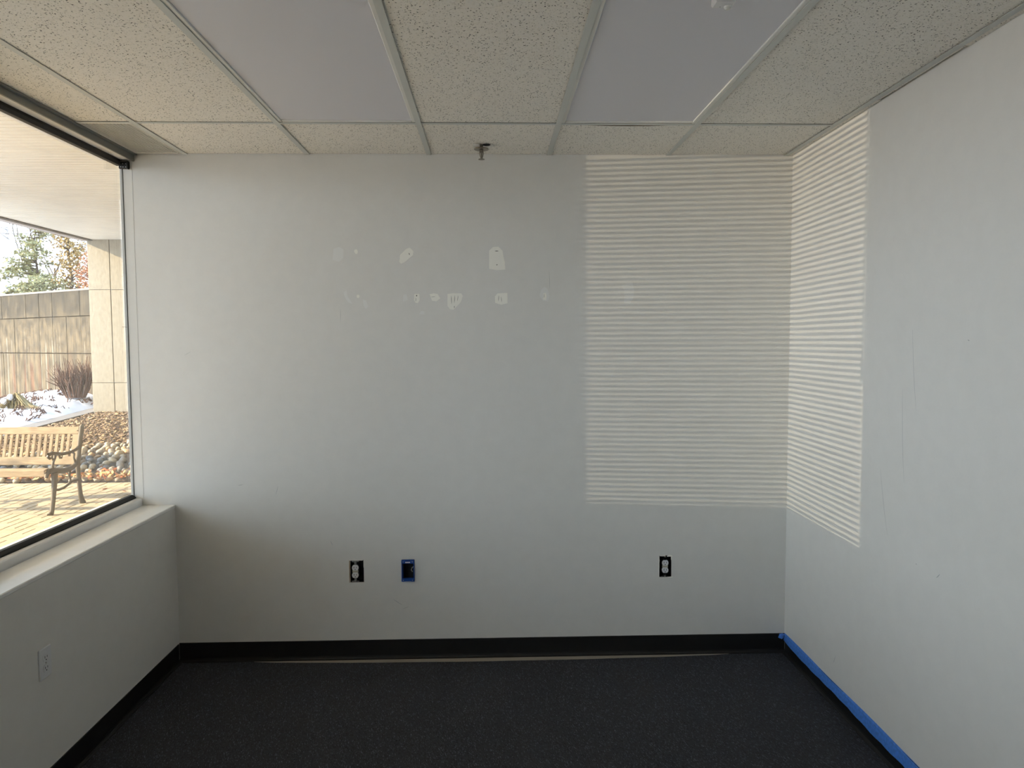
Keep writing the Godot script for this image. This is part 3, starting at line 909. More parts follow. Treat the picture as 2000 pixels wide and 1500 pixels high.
# ---------------------------------------------------------------- outside
func canopy_and_pillars() -> void:
	var c := base("canopy", Vector3.ZERO, "wide cream ribbed canopy soffit reaching out over the patio", "canopy")
	var st := sto()
	box(st, Vector3(-8.62, SOF + 0.06, -15.62), Vector3(-1.90, SOF + 0.35, 4.0))
	put(st, "roof_slab", M.fascia, c)
	# soffit planks, each with two shallow grooves
	st = sto()
	var p := 0.121
	var pr := PackedVector2Array([Vector2(0.012, 0.006), Vector2(0.015, 0.0), Vector2(0.106, 0.0), Vector2(0.109, 0.006)])
	prism(st, pr, Vector3(-8.44, 0, 0), Vector3(0, 0, 1), Vector3(0, 1, 0), Vector3(6.54, 0, 0))
	var me := st.commit()
	var n := int((15.58 + 3.9) / p)
	for k in n:
		var o := putm(me, "soffit_plank", M.soffit, c)
		o.position = Vector3(0, SOF, -15.58 + k * p)
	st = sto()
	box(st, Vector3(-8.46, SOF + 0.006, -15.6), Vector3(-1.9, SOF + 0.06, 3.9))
	put(st, "groove_shade_backing", M.soffit_groove_shade, c)  # shows between the planks as painted groove shade
	st = sto()
	box(st, Vector3(-8.50, SOF - 0.02, -15.6), Vector3(-8.44, SOF + 0.06, 3.95))
	put(st, "edge_channel", M.fascia_dark, c)
	st = sto()
	box(st, Vector3(-8.66, SOF - 0.03, -15.6), Vector3(-8.50, SOF + 0.06, 3.95))
	put(st, "fascia", M.fascia, c)
	# pillars clad in rough cream panels; the first closes the view, the others are out of view, the last two added to trim the beam
	pillar(-15.59, -16.6, "cream textured pillar standing at the far end of the canopy")
	pillar(-9.25, -10.1, "cream textured pillar at the patio edge beside the bench")
	pillar(2.75, 1.71, "added unseen cream pillar behind the camera, trimming the light beam")
	pillar(0.60, -0.50, "added unseen cream pillar nearest the camera, trimming the light beam")

func pillar(z1: float, z0: float, label: String) -> void:
	var x0 := -8.55
	var x1 := -7.15 if z1 < -12.0 else -8.0
	var o := base("pillar", Vector3((x0 + x1) / 2, PY - 0.3, (z0 + z1) / 2), label, "pillar", "cream pillars under the canopy")
	var c := o.position
	var st := sto()
	box(st, Vector3(x0 + 0.02, PY - 0.3, z0 + 0.02) - c, Vector3(x1 - 0.02, SOF, z1 - 0.02) - c)
	put(st, "core", M.fascia_dark, o)
	var ys := [PY - 0.3, 0.822, 2.805, SOF + (0.055 if z1 < -12.0 else 0.0)]
	var xs := [x0, -8.09, x1] if x1 > -7.9 else [x0, x1]
	for i in xs.size() - 1:
		for j in 3:
			var lo := Vector3(xs[i] + (0.007 if i > 0 else 0.0), ys[j] + 0.004, z0)
			var hi := Vector3(xs[i + 1] - (0.007 if i < xs.size() - 2 else 0.0), ys[j + 1] - 0.004, z1)
			bx((lo + hi) / 2 - c, hi - lo, 0.006, "panel", M.stucco, o)

func patio() -> void:
	var p := base("patio", Vector3.ZERO, "", "", "", "structure")
	p.name = "floor_patio"
	var st := sto()
	box(st, Vector3(-8.5, PY - 0.4, -9.32), Vector3(-1.95, PY - 0.012, 4.0))
	put(st, "sand_bed", M.joint_sand, p)
	# basket-weave pavers, 0.2 m squares of two pavers each
	var s := 0.208
	var g := 0.009
	st = sto()
	cbox(st, Vector3(s / 2 - g, 0.05, s - g), 0.004)
	var me := st.commit()
	var rest := sto()
	var squares := []
	for i in 34:
		for j in 64:
			var x := -2.03 - s * (i + 0.5)
			var z := -9.28 + s * (j + 0.5)
			if x < -8.45 or z > 3.9: continue
			var v := absf(x + 4.95) * 1.1 + absf(z + 7.6)
			if x > z * 0.485 or x < z * 0.73: v += 50.0
			squares.append([v, x, z, (i + j) % 2])
	squares.sort_custom(func(a, b): return a[0] < b[0])
	for k in squares.size():
		var q: Array = squares[k]
		for h in [-1.0, 1.0]:
			var at := Vector3(q[1], PY - 0.025 + rng.randf_range(-0.0012, 0.0012), q[2])
			var b := Basis.IDENTITY
			if q[3] == 0: at.x += h * s / 4
			else:
				at.z += h * s / 4
				b = Basis(Vector3.UP, PI / 2)
			if k < 150:
				var o := putm(me, "paver", M["paver_%d" % (rng.randi() % 4)], p)
				o.transform = Transform3D(b, at)
			else:
				rest.append_from(me, 0, Transform3D(b, at))
	var r := put(rest, "distant_pavers", M.paver_0, p)
	r.set_meta("kind", "stuff")
	for a in [[-5.0, -6.95], [-4.75, -8.85], [-4.45, -8.72], [-4.3, -8.55], [-5.3, -6.6]]:
		leaf(Vector3(a[0], PY + 0.004, a[1]), rng.randf() * TAU)

func leaf(at: Vector3, turn: float) -> void:
	var o := base("fallen_leaf", at, "small dry orange leaf lying on the pavers", "leaf", "dry leaves on the pavers")
	o.rotation.y = turn
	var st := sto()
	var pts := PackedVector2Array([Vector2(-0.05, 0), Vector2(-0.02, 0.018), Vector2(0.01, 0.012), Vector2(0.025, 0.026), Vector2(0.05, 0.004), Vector2(0.03, -0.016), Vector2(0.0, -0.012), Vector2(-0.02, -0.020)])
	prism(st, pts, Vector3(0, 0, 0), Vector3(1, 0, 0), Vector3(0, 0.3, 0.95), Vector3(0, 0.002, 0))
	put(st, "blade", M.orange_leaf, o)
	st = sto()
	tube(st, [Vector3(-0.05, 0.001, 0), Vector3(-0.08, 0.004, 0.008)], [0.0015, 0.001], 5)
	put(st, "stalk", M.twig, o)

func bench() -> void:
	# origin on the pavers under the right-hand end, the bench runs to -x and faces +z
	var b := base("garden_bench", Vector3(-4.60, PY, -7.80), "weathered wooden garden bench with cast iron arms and legs on the patio", "bench")
	var L := 1.52
	var bw: Material = M.bench_wood
	# the backrest leans: z of the back face at height y
	var lean := func(y: float) -> float: return -0.21 - (y - 0.40) * 0.26
	# one iron end, drawn from tubes of flattened section
	for e in [0, 1]:
		var x := 0.0 if e == 0 else -L
		var end := Node3D.new()
		end.name = "iron_end"
		b.add_child(end, true)
		end.position = Vector3(x, 0, 0)
		var sq := Vector2(1.0, 1.0)
		var st := sto()
		tube(st, [Vector3(0, 0.0, 0.30), Vector3(0, 0.012, 0.285), Vector3(0, 0.04, 0.262), Vector3(0, 0.16, 0.232), Vector3(0, 0.30, 0.205), Vector3(0, 0.40, 0.195), Vector3(0, 0.435, 0.20)], [0.030, 0.028, 0.022, 0.023, 0.027, 0.032, 0.034], 8, sq)
		put(st, "front_leg", M.bench_iron, end)
		st = sto()
		tube(st, [Vector3(0, 0.0, -0.30), Vector3(0, 0.03, -0.285), Vector3(0, 0.10, -0.262), Vector3(0, 0.25, -0.245), Vector3(0, 0.42, -0.232), Vector3(0, 0.58, -0.262), Vector3(0, 0.74, -0.305), Vector3(0, 0.85, -0.338), Vector3(0, 0.875, -0.352)], [0.034, 0.030, 0.024, 0.022, 0.024, 0.025, 0.026, 0.026, 0.018], 8, sq)
		put(st, "back_leg", M.bench_iron, end)
		# seat rail: sweeps down from the back and curls over at the front
		st = sto()
		tube(st, [Vector3(0, 0.52, -0.235), Vector3(0, 0.455, -0.195), Vector3(0, 0.425, -0.11), Vector3(0, 0.420, 0.02), Vector3(0, 0.440, 0.14), Vector3(0, 0.462, 0.22), Vector3(0, 0.462, 0.28), Vector3(0, 0.430, 0.325), Vector3(0, 0.40, 0.335)], [0.018, 0.024, 0.028, 0.030, 0.030, 0.028, 0.026, 0.022, 0.018], 8, sq)
		put(st, "seat_rail", M.bench_iron, end)
		# arm: from the back leg forward, rolled end in front
		st = sto()
		tube(st, [Vector3(0, 0.640, -0.272), Vector3(0, 0.612, -0.20), Vector3(0, 0.600, -0.08), Vector3(0, 0.606, 0.05), Vector3(0, 0.626, 0.15), Vector3(0, 0.642, 0.22), Vector3(0, 0.636, 0.272), Vector3(0, 0.606, 0.288), Vector3(0, 0.590, 0.262), Vector3(0, 0.600, 0.243)], [0.018, 0.017, 0.017, 0.018, 0.019, 0.020, 0.020, 0.017, 0.013, 0.009], 8, sq)
		put(st, "arm_rest", M.bench_iron, end)
		# support under the arm with small leaf scrolls
		st = sto()
		tube(st, [Vector3(0, 0.455, 0.215), Vector3(0, 0.50, 0.222), Vector3(0, 0.55, 0.205), Vector3(0, 0.585, 0.175), Vector3(0, 0.618, 0.17)], [0.020, 0.013, 0.013, 0.014, 0.013], 7, sq)
		tube(st, [Vector3(0, 0.56, 0.20), Vector3(0, 0.592, 0.225), Vector3(0, 0.625, 0.215)], [0.010, 0.010, 0.010], 6, sq)
		tube(st, [Vector3(0, 0.605, 0.10), Vector3(0, 0.570, 0.085), Vector3(0, 0.565, 0.06), Vector3(0, 0.582, 0.05)], [0.012, 0.013, 0.010, 0.007], 6, sq)
		put(st, "arm_post", M.bench_iron, end)
		st = sto()
		tube(st, [Vector3(0, 0.605, -0.13), Vector3(0, 0.575, -0.175), Vector3(0, 0.53, -0.165), Vector3(0, 0.48, -0.19), Vector3(0, 0.45, -0.22)], [0.012, 0.012, 0.011, 0.013, 0.016], 6, sq)
		put(st, "back_scroll", M.bench_iron, end)
		# stretcher between the legs with a scroll up to the seat rail
		st = sto()
		tube(st, [Vector3(0, 0.255, 0.215), Vector3(0, 0.235, 0.13), Vector3(0, 0.240, 0.04), Vector3(0, 0.262, -0.05), Vector3(0, 0.28, -0.12), Vector3(0, 0.275, -0.24)], [0.014, 0.013, 0.013, 0.014, 0.013, 0.013], 7, sq)
		tube(st, [Vector3(0, 0.262, -0.05), Vector3(0, 0.30, -0.085), Vector3(0, 0.35, -0.065), Vector3(0, 0.41, -0.085)], [0.012, 0.012, 0.012, 0.014], 6, sq)
		put(st, "stretcher", M.bench_iron, end)
	# wooden boards
	var plank := func(c: Vector3, sz: Vector3, tilt: float, called: String) -> void:
		var st := sto()
		cbox(st, sz, 0.005, Transform3D(Basis(Vector3(1, 0, 0), tilt), c))
		put(st, called, bw, b)
	var th := -0.254
	plank.call(Vector3(-L / 2, 0.815, lean.call(0.815)), Vector3(L - 0.03, 0.082, 0.024), th, "top_rail")
	plank.call(Vector3(-L / 2, 0.490, lean.call(0.490)), Vector3(L - 0.03, 0.090, 0.024), th, "lower_rail")
	var k := 0
	var xx := -0.045
	while xx > -L + 0.03:
		plank.call(Vector3(xx, 0.655, lean.call(0.655)), Vector3(0.070 if k == 0 else 0.036, 0.262, 0.015), th, "back_slat")
		xx -= 0.076 if k == 0 else 0.0625
		k += 1
	for a in [[0.478, 0.285, 0.066, 0.10]]:
		plank.call(Vector3(-L / 2, a[0], a[1]), Vector3(L - 0.03, 0.022, a[2]), a[3], "seat_slat")
	plank.call(Vector3(-L / 2, 0.448, 0.325), Vector3(L - 0.03, 0.070, 0.022), 0.12, "front_rail")
	var st9 := sto()
	lathe(st9, [Vector2(0.008, 0), Vector2(0.007, 0.003), Vector2(0, 0.005)], Vector3(-0.03, 0.815, lean.call(0.815) + 0.012), Vector3(0, 0, 1), 8)
	put(st9, "bolt", M.bench_iron, b)

func ground(x: float, z: float) -> float:
	return PY + 0.0493 * maxf(0.0, -9.3 - z)

func rock_mesh(sd: int) -> ArrayMesh:
	var r := RandomNumberGenerator.new()
	r.seed = sd
	var st := sto()
	var nu := 8
	var nv := 6
	var ax := Vector3(1.0, r.randf_range(0.55, 0.8), r.randf_range(0.7, 0.95))
	var off := []
	for i in nu * (nv + 1): off.append(r.randf_range(0.88, 1.12))
	var pt := func(i: int, j: int) -> Vector3:
		var th := PI * j / nv
		var ph := TAU * (i % nu) / nu
		var k: float = 1.0 if (j == 0 or j == nv) else off[(i % nu) + j * nu]
		return Vector3(sin(th) * cos(ph), cos(th), sin(th) * sin(ph)) * ax * k * 0.5
	for j in nv:
		for i in nu:
			var q := [pt.call(i, j), pt.call(i + 1, j), pt.call(i + 1, j + 1), pt.call(i, j + 1)]
			for t in [[0, 1, 2], [0, 2, 3]]:
				var a: Vector3 = q[t[0]]
				var b2: Vector3 = q[t[1]]
				var c: Vector3 = q[t[2]]
				if a.distance_to(b2) < 1e-5 or b2.distance_to(c) < 1e-5 or a.distance_to(c) < 1e-5: continue
				var fn := (b2 - a).cross(c - a)
				var vs := [a, b2, c] if fn.dot(a + b2 + c) < 0.0 else [a, c, b2]
				for v in vs:
					st.set_normal((v / (ax * ax)).normalized())
					st.add_vertex(v)
	return st.commit()

func multi(called: String, me: Mesh, xf: Array, cols: Array, m: Material, parent: Node = self) -> MultiMeshInstance3D:
	var mm := MultiMesh.new()
	mm.transform_format = MultiMesh.TRANSFORM_3D
	mm.use_colors = cols.size() > 0
	mm.mesh = me
	mm.instance_count = xf.size()
	for k in xf.size():
		mm.set_instance_transform(k, xf[k])
		if cols.size() > 0: mm.set_instance_color(k, cols[k])
	var o := MultiMeshInstance3D.new()
	o.name = numbered(called) if parent == self else called
	o.multimesh = mm
	o.material_override = m
	o.set_meta("kind", "stuff")
	parent.add_child(o, true)
	return o

func planting_beds() -> void:
	# soil under stones and mulch
	var st := sto()
	var gr := func(x: float, z: float) -> Vector3: return Vector3(x, ground(x, z) - 0.03, z)
	for i in 7:
		for j in 16:
			var x0 := -8.52 + i * 0.95
			var x1 := x0 + 0.95
			var z0 := -15.7 + j * 0.4
			var z1 := z0 + 0.4
			poly(st, [gr.call(x0, z0), gr.call(x1, z0), gr.call(x1, z1), gr.call(x0, z1)], Vector3.UP)
	var s := struct(st, "floor_bed", M.soil)
	s.set_meta("kind", "structure")
	var rocks := []
	for k in 5: rocks.append(rock_mesh(100 + k))
	# river stones between the paving and the mulch, the front of the strip in full
	var spots := []
	for k in 9000:
		var q := Vector2(rng.randf_range(-7.9, -3.9), rng.randf_range(-12.7, -9.36))
		var lim := maxf(-11.6 - (q.x + 6.5) * 0.9 if q.x > -7.5 else -10.7, -12.7)
		if q.y < lim + rng.randf_range(-0.15, 0.15): continue
		if q.x > q.y * 0.42: continue
		var free := true
		for o in spots:
			if absf(o.x - q.x) < 0.107 and absf(o.y - q.y) < 0.107:
				free = false
				break
		if free: spots.append(q)
	spots.sort_custom(func(a, b): return seen(a) < seen(b))
	var xf := []
	var cols := []
	for k in spots.size():
		var p: Vector2 = spots[k]
		var size := rng.randf_range(0.085, 0.125)
		var bs := Basis.from_euler(Vector3(rng.randf_range(-0.3, 0.3), rng.randf() * TAU, rng.randf_range(-0.3, 0.3))).scaled(Vector3.ONE * size)
		var at := Vector3(p.x, ground(p.x, p.y) + size * 0.12 + rng.randf_range(-0.01, 0.015), p.y)
		var front := p.y > -9.75
		var c: int = [0, 0, 3, 1, 4, 0][rng.randi() % 6] if front else [0, 1, 2, 4, 5, 2, 0][rng.randi() % 7]  # middle band greyer: the shade across it is put into the stone colours
		if p.y < -10.7: c = [0, 0, 0, 1, 3][rng.randi() % 5]
		if k < 300:
			var o := putm(rocks[rng.randi() % 5], "river_stone", M["stone_%d" % c])
			o.transform = Transform3D(bs, at)
			var nm: String = ["pale cream", "light grey", "grey", "tan", "brown grey", "dark grey"][c]
			meta(o, "%s rounded river stone in the strip between paving and mulch" % nm, "stone", "%s river stones beside the patio" % nm)
		else:
			xf.append(Transform3D(bs, at))
			var q: Color = M["stone_%d" % c].albedo_color.srgb_to_linear()
			cols.append(q)
	var rs := multi("river_stones", rocks[0], xf, cols, M.chips)
	meta(rs, "further rounded stones of the strip beside the mulch", "stones")
	# leaf litter caught among the front stones
	st = sto()
	prism(st, PackedVector2Array([Vector2(-0.03, 0), Vector2(0, 0.016), Vector2(0.032, 0.004), Vector2(0.006, -0.015)]), Vector3.ZERO, Vector3(1, 0, 0), Vector3(0, 0, 1), Vector3(0, 0.002, 0))
	var lm := st.commit()
	xf = []
	cols = []
	for k in 380:
		var x := rng.randf_range(-6.3, -3.9)
		var zz := -9.34 - absf(rng.randfn()) * 0.22
		var c: Color = [Color(0.74, 0.48, 0.30), Color(0.74, 0.62, 0.42), Color(0.82, 0.72, 0.52), Color(0.66, 0.40, 0.26)][rng.randi() % 4]
		xf.append(Transform3D(Basis.from_euler(Vector3(rng.randf_range(-0.9, 0.9), rng.randf() * TAU, rng.randf_range(-0.9, 0.9))).scaled(Vector3.ONE * rng.randf_range(0.7, 1.5)), Vector3(x, ground(x, zz) + rng.randf_range(0.03, 0.075), zz)))
		cols.append(c.srgb_to_linear())
	var ll := multi("leaf_litter", lm, xf, cols, M.chips)
	meta(ll, "orange and tan leaf litter caught among the stones at the paving edge", "leaf litter")
	# bark mulch up to the pillar
	st = sto()
	cbox(st, Vector3(0.07, 0.014, 0.026), 0.003)
	var cm := st.commit()
	xf = []
	cols = []
	for k in 14000:
		var x := rng.randf_range(-8.45, -4.6)
		var zz := rng.randf_range(-15.58, -10.5)
		if zz > maxf(-11.6 - (x + 6.5) * 0.9, -12.7) + 0.1 and x > -7.5: continue
		if x > zz * 0.42 - 0.2: continue
		var v := rng.randf()
		var c := Color(0.40, 0.31, 0.22).lerp(Color(0.76, 0.66, 0.50), v * v)
		xf.append(Transform3D(Basis.from_euler(Vector3(rng.randf_range(-0.6, 0.6), rng.randf() * TAU, rng.randf_range(-0.6, 0.6))).scaled(Vector3.ONE * rng.randf_range(0.6, 1.4)), Vector3(x, ground(x, zz) + rng.randf_range(-0.025, 0.02), zz)))
		cols.append(c.srgb_to_linear())
	var mu := multi("bark_mulch", cm, xf, cols, M.chips)
	meta(mu, "brown bark mulch between the stones and the cream pillar", "mulch")
	# concrete mowing strip under the canopy edge
	st = sto()
	prism(st, PackedVector2Array([Vector2(-9.3, PY - 0.2), Vector2(-9.3, PY + 0.012), Vector2(-16.3, PY + 0.012 + 0.0493 * 7.0), Vector2(-16.3, PY - 0.2)]), Vector3(-8.90, 0, 0), Vector3(0, 0, 1), Vector3(0, 1, 0), Vector3(0.345, 0, 0))
	var cu := put(st, "concrete_strip", M.curb)
	meta(cu, "grey concrete strip between the mulch and the snow", "kerb")

func seen(p: Vector2) -> float:
	# nearest first among those inside the view through the window
	var d := -p.y
	var r := p.x / p.y
	if r > 0.70 or r < 0.44: d += 100.0
	return d

func snow_y(x: float, z: float) -> float:
	var xs := [-22.0, -12.85, -11.56, -10.7, -9.32, -8.9, -7.0]
	var vs := [-1.9, -0.25, 0.06, 0.20, 0.22, 0.0, 0.0]
	var v := 0.0
	for k in xs.size() - 1:
		if x >= xs[k] and x <= xs[k + 1]: v = lerpf(vs[k], vs[k + 1], (x - xs[k]) / (xs[k + 1] - xs[k]))
	var far := clampf((-z - 13.0) / 4.0, 0.0, 1.0)
	return ground(x, z) + v * far

func wall_z(x: float) -> float:
	return -19.204 + (x + 12.815) * (2.23 / 3.493)

func snow_and_wall() -> void:
	var n := FastNoiseLite.new()
	n.seed = 12
	n.frequency = 0.35
	n.fractal_octaves = 4
	var st := sto()
	var NX := 70
	var NZ := 60
	var P := []
	for i in NX + 1:
		var col := []
		for j in NZ + 1:
			var x := lerpf(-17.5, -8.9, float(i) / NX)
			var z := lerpf(wall_z(x) - 0.3, -9.0, float(j) / NZ)
			var edge := clampf((-8.9 - x) / 0.5, 0.0, 1.0)
			col.append(Vector3(x, snow_y(x, z) + (0.03 + 0.09 * n.get_noise_2d(x * 2.5, z * 2.5) + 0.05 * n.get_noise_2d(x * 9.0, z * 9.0)) * edge + 0.01, z))
		P.append(col)
	st.set_smooth_group(1)
	for i in NX:
		for j in NZ:
			for t in [[0, 0, 1, 0, 1, 1], [0, 0, 1, 1, 0, 1]]:
				var a: Vector3 = P[i + t[0]][j + t[1]]
				var b: Vector3 = P[i + t[2]][j + t[3]]
				var c: Vector3 = P[i + t[4]][j + t[5]]
				if (b - a).cross(c - a).y > 0.0:
					var q := b
					b = c
					c = q
				for v in [a, b, c]: st.add_vertex(v)
	st.generate_normals()
	var s := put(st, "floor_snow", M.snow)
	s.set_meta("kind", "structure")
	# wide ground beyond
	st = sto()
	box(st, Vector3(-90, -1.6, -70), Vector3(40, -1.2, 60))
	struct(st, "floor_ground", M.soil)
	st = sto()
	box(st, Vector3(-60, -1.3, -9.0), Vector3(-8.9, PY + 0.01, 30.0))
	struct(st, "floor_lawn", M.snow)
	# dry stalks poking through the snow
	var gt := sto()
	for k in 340:
		var x := rng.randf_range(-13.5, -9.0)
		var z := rng.randf_range(wall_z(x) + 0.2, -12.2)
		if x < z * 0.72 : continue
		var o := Vector3(x, snow_y(x, z) + 0.02, z)
		var dir := rng.randf() * TAU
		for q in rng.randi_range(2, 6):
			var an := dir + rng.randfn() * 0.6
			var l := rng.randf_range(0.04, 0.16)
			var h := rng.randf_range(0.01, 0.08)
			var off := Vector3(rng.randf_range(-0.05, 0.05), 0, rng.randf_range(-0.05, 0.05))
			tube(gt, [o + off, o + off + Vector3(cos(an) * l * 0.5, h + 0.02, sin(an) * l * 0.5), o + off + Vector3(cos(an) * l, h * 0.6 + 0.015, sin(an) * l)], [0.010, 0.009, 0.004], 4)
	var tw := put(gt, "dry_stalks", M.twig)
	meta(tw, "dry brown stalks and leaves poking through the snow", "dry stalks", "", "stuff")
	# the bent-over grass clump in the middle of the snow
	var gc := base("grass_clump", Vector3(-9.95, snow_y(-9.95, -15.3), -15.3), "clump of flattened dry grass sticking out of the snow", "grass clump")
	var t2 := sto()
	for k in 240:
		var x := rng.randf_range(-0.30, 0.34)
		var top := 0.34 - absf(x) * 0.75 + rng.randf_range(-0.03, 0.03)
		var bend := (0.30 if x > 0 else -0.22) * rng.randf_range(0.5, 1.0)
		tube(t2, [Vector3(x * 0.4, 0.0, rng.randf_range(-0.15, 0.15)), Vector3(x * 0.7, top, rng.randf_range(-0.05, 0.1)), Vector3(x + bend, 0.03, rng.randf_range(0.05, 0.28))], [0.007, 0.009, 0.003], 4)
	var bl := put(t2, "blades", M.dry_grass, gc)
	bl.set_meta("kind", "stuff")
	t2 = sto()
	for a in [[-0.08, 0.26, 0.10, 0.07], [-0.18, 0.16, 0.14, 0.06]]:
		var pr := []
		for q in 6: pr.append(Vector2(sin(PI * q / 5.0) * a[3] * 0.9 + (0.0001 if q > 0 and q < 5 else 0.0), -cos(PI * q / 5.0) * a[3]))
		lathe(t2, pr, Vector3(a[0], a[1], a[2]), Vector3.UP, 9)
	put(t2, "snow_cap", M.snow, gc)
	# retaining wall of board-marked concrete, panels with open joints
	var rw := base("retaining_wall", Vector3.ZERO, "tall weathered concrete retaining wall behind the snowy bank", "retaining wall")
	var A := Vector3(-18.0, 0, wall_z(-18.0))
	var B := Vector3(-6.4, 0, wall_z(-6.4))
	var d := (B - A).normalized()
	var nrm := Vector3(-d.z, 0, d.x)
	if nrm.z < 0: nrm = -nrm
	var len := A.distance_to(B)
	st = sto()
	prism(st, PackedVector2Array([Vector2(0, -1.2), Vector2(len, -1.2), Vector2(len, 2.90), Vector2(0, 2.90)]), A - nrm * 0.03, d, Vector3.UP, -nrm * 0.3)
	put(st, "core", M.joint_sand, rw)
	var pw := 0.62
	var ys := [-1.1, 1.43, 2.31, 2.905]
	var cnt := int(len / pw)
	for k in cnt:
		for j in 3:
			var g := 0.007
			var s0 := k * pw + g
			var s1 := (k + 1) * pw - g
			var y0: float = ys[j] + (0.012 if j > 0 else 0.0)
			var y1: float = ys[j + 1] - (0.012 if j < 2 else 0.0)
			var pz := rng.randf_range(-0.006, 0.006)
			st = sto()
			var f := func(s: float, y: float, o: float) -> Vector3: return A + d * s + Vector3.UP * y + nrm * o
			var uv := func(s: float, y: float) -> Vector2: return Vector2(fmod(s, 8.0) / 8.0 if s < 8.0 else (s - 8.0) / 8.0, 1.0 - clampf((y + 0.2) / 3.2, 0.0, 1.0))
			var u0: Vector2 = uv.call(s0, y0)
			var u1: Vector2 = uv.call(s1, y1)
			if u1.x < u0.x: u1.x = u0.x + 0.07
			var T := [Vector2(u0.x, u0.y), Vector2(u1.x, u0.y), Vector2(u1.x, u1.y), Vector2(u0.x, u1.y)]
			poly(st, [f.call(s0, y0, pz), f.call(s1, y0, pz), f.call(s1, y1, pz), f.call(s0, y1, pz)], nrm, T)
			poly(st, [f.call(s0, y1, pz), f.call(s1, y1, pz), f.call(s1, y1, -0.04), f.call(s0, y1, -0.04)], Vector3.UP, T)
			poly(st, [f.call(s0, y0, pz), f.call(s1, y0, pz), f.call(s1, y0, -0.04), f.call(s0, y0, -0.04)], Vector3.DOWN, T)
			poly(st, [f.call(s0, y0, pz), f.call(s0, y1, pz), f.call(s0, y1, -0.04), f.call(s0, y0, -0.04)], -d, T)
			poly(st, [f.call(s1, y0, pz), f.call(s1, y1, pz), f.call(s1, y1, -0.04), f.call(s1, y0, -0.04)], d, T)
			put(st, "panel", M.stained_concrete, rw)
	st = sto()
	prism(st, PackedVector2Array([Vector2(0, 2.905), Vector2(len, 2.905), Vector2(len, 2.95), Vector2(0, 2.95)]), A + nrm * 0.012, d, Vector3.UP, -nrm * 0.32)
	put(st, "coping", M.curb, rw)
	# snow lying on the wall
	var sw := base("wall_snow", A + d * 5.6 + Vector3(0, 2.95, 0) - nrm * 0.15, "strip of snow lying on top of the retaining wall", "snow")
	st = sto()
	var path := []
	var rad := []
	for q in 12:
		path.append(d * (q * 0.085 - 0.4) + Vector3(0, 0.005, 0))
		rad.append(0.02 + 0.05 * sin(PI * q / 11.0) * rng.randf_range(0.7, 1.2))
	tube(st, path, rad, 7)
	put(st, "snow_strip", M.snow, sw)
	# ground behind the wall, a little lower than its top
	st = sto()
	prism(st, PackedVector2Array([Vector2(-25, -1.2), Vector2(len + 12, -1.2), Vector2(len + 12, 2.6), Vector2(-25, 2.6)]), A - nrm * 0.33, d, Vector3.UP, -nrm * 26.0)
	struct(st, "floor_upper", M.soil)

func branch(st: SurfaceTool, o: Vector3, dir: Vector3, l: float, r: float, depth: int, tips: Array, droop := 0.0) -> void:
	var p := [o]
	var rad := [r]
	var d := dir.normalized()
	var seg := 4
	for k in seg:
		d = (d + Vector3(rng.randfn(), rng.randfn() * 0.7 - droop, rng.randfn()) * 0.16).normalized()
		p.append(p[k] + d * l / seg)
		rad.append(r * (1.0 - 0.45 * (k + 1) / seg))
	tube(st, p, rad, 6 if depth > 2 else 4)
	if depth <= 0:
		tips.append([p[seg], d])
		tips.append([p[2], d])
		return
	for k in rng.randi_range(3, 4):
		var at: Vector3 = p[rng.randi_range(1, seg)]
		var side := Vector3(rng.randfn(), rng.randfn() * 0.6 + 0.25, rng.randfn()).normalized()
		branch(st, at, (d * 0.8 + side).normalized(), l * rng.randf_range(0.5, 0.72), r * 0.52, depth - 1, tips, droop)
	branch(st, p[seg], d, l * 0.65, rad[seg], depth - 1, tips, droop)

func bare_tree(at: Vector3, h: float, label: String, depth := 4, thick := 0.022) -> void:
	var t := base("bare_tree", at, label, "tree", "leafless trees beyond the wall")
	var st := sto()
	var tips := []
	tube(st, [Vector3.ZERO, Vector3(0.03, h * 0.2, 0.02), Vector3(0.0, h * 0.36, 0)], [h * thick, h * thick * 0.85, h * thick * 0.75], 8)
	put(st, "trunk", M.bark, t)
	st = sto()
	for k in 4:
		var a := TAU * k / 4.0 + rng.randf()
		branch(st, Vector3(0, h * rng.randf_range(0.24, 0.36), 0), Vector3(cos(a) * 0.7, 1.0, sin(a) * 0.7), h * 0.32, h * thick * 0.5, depth - 1, tips)
	put(st, "branches", M.bark, t)

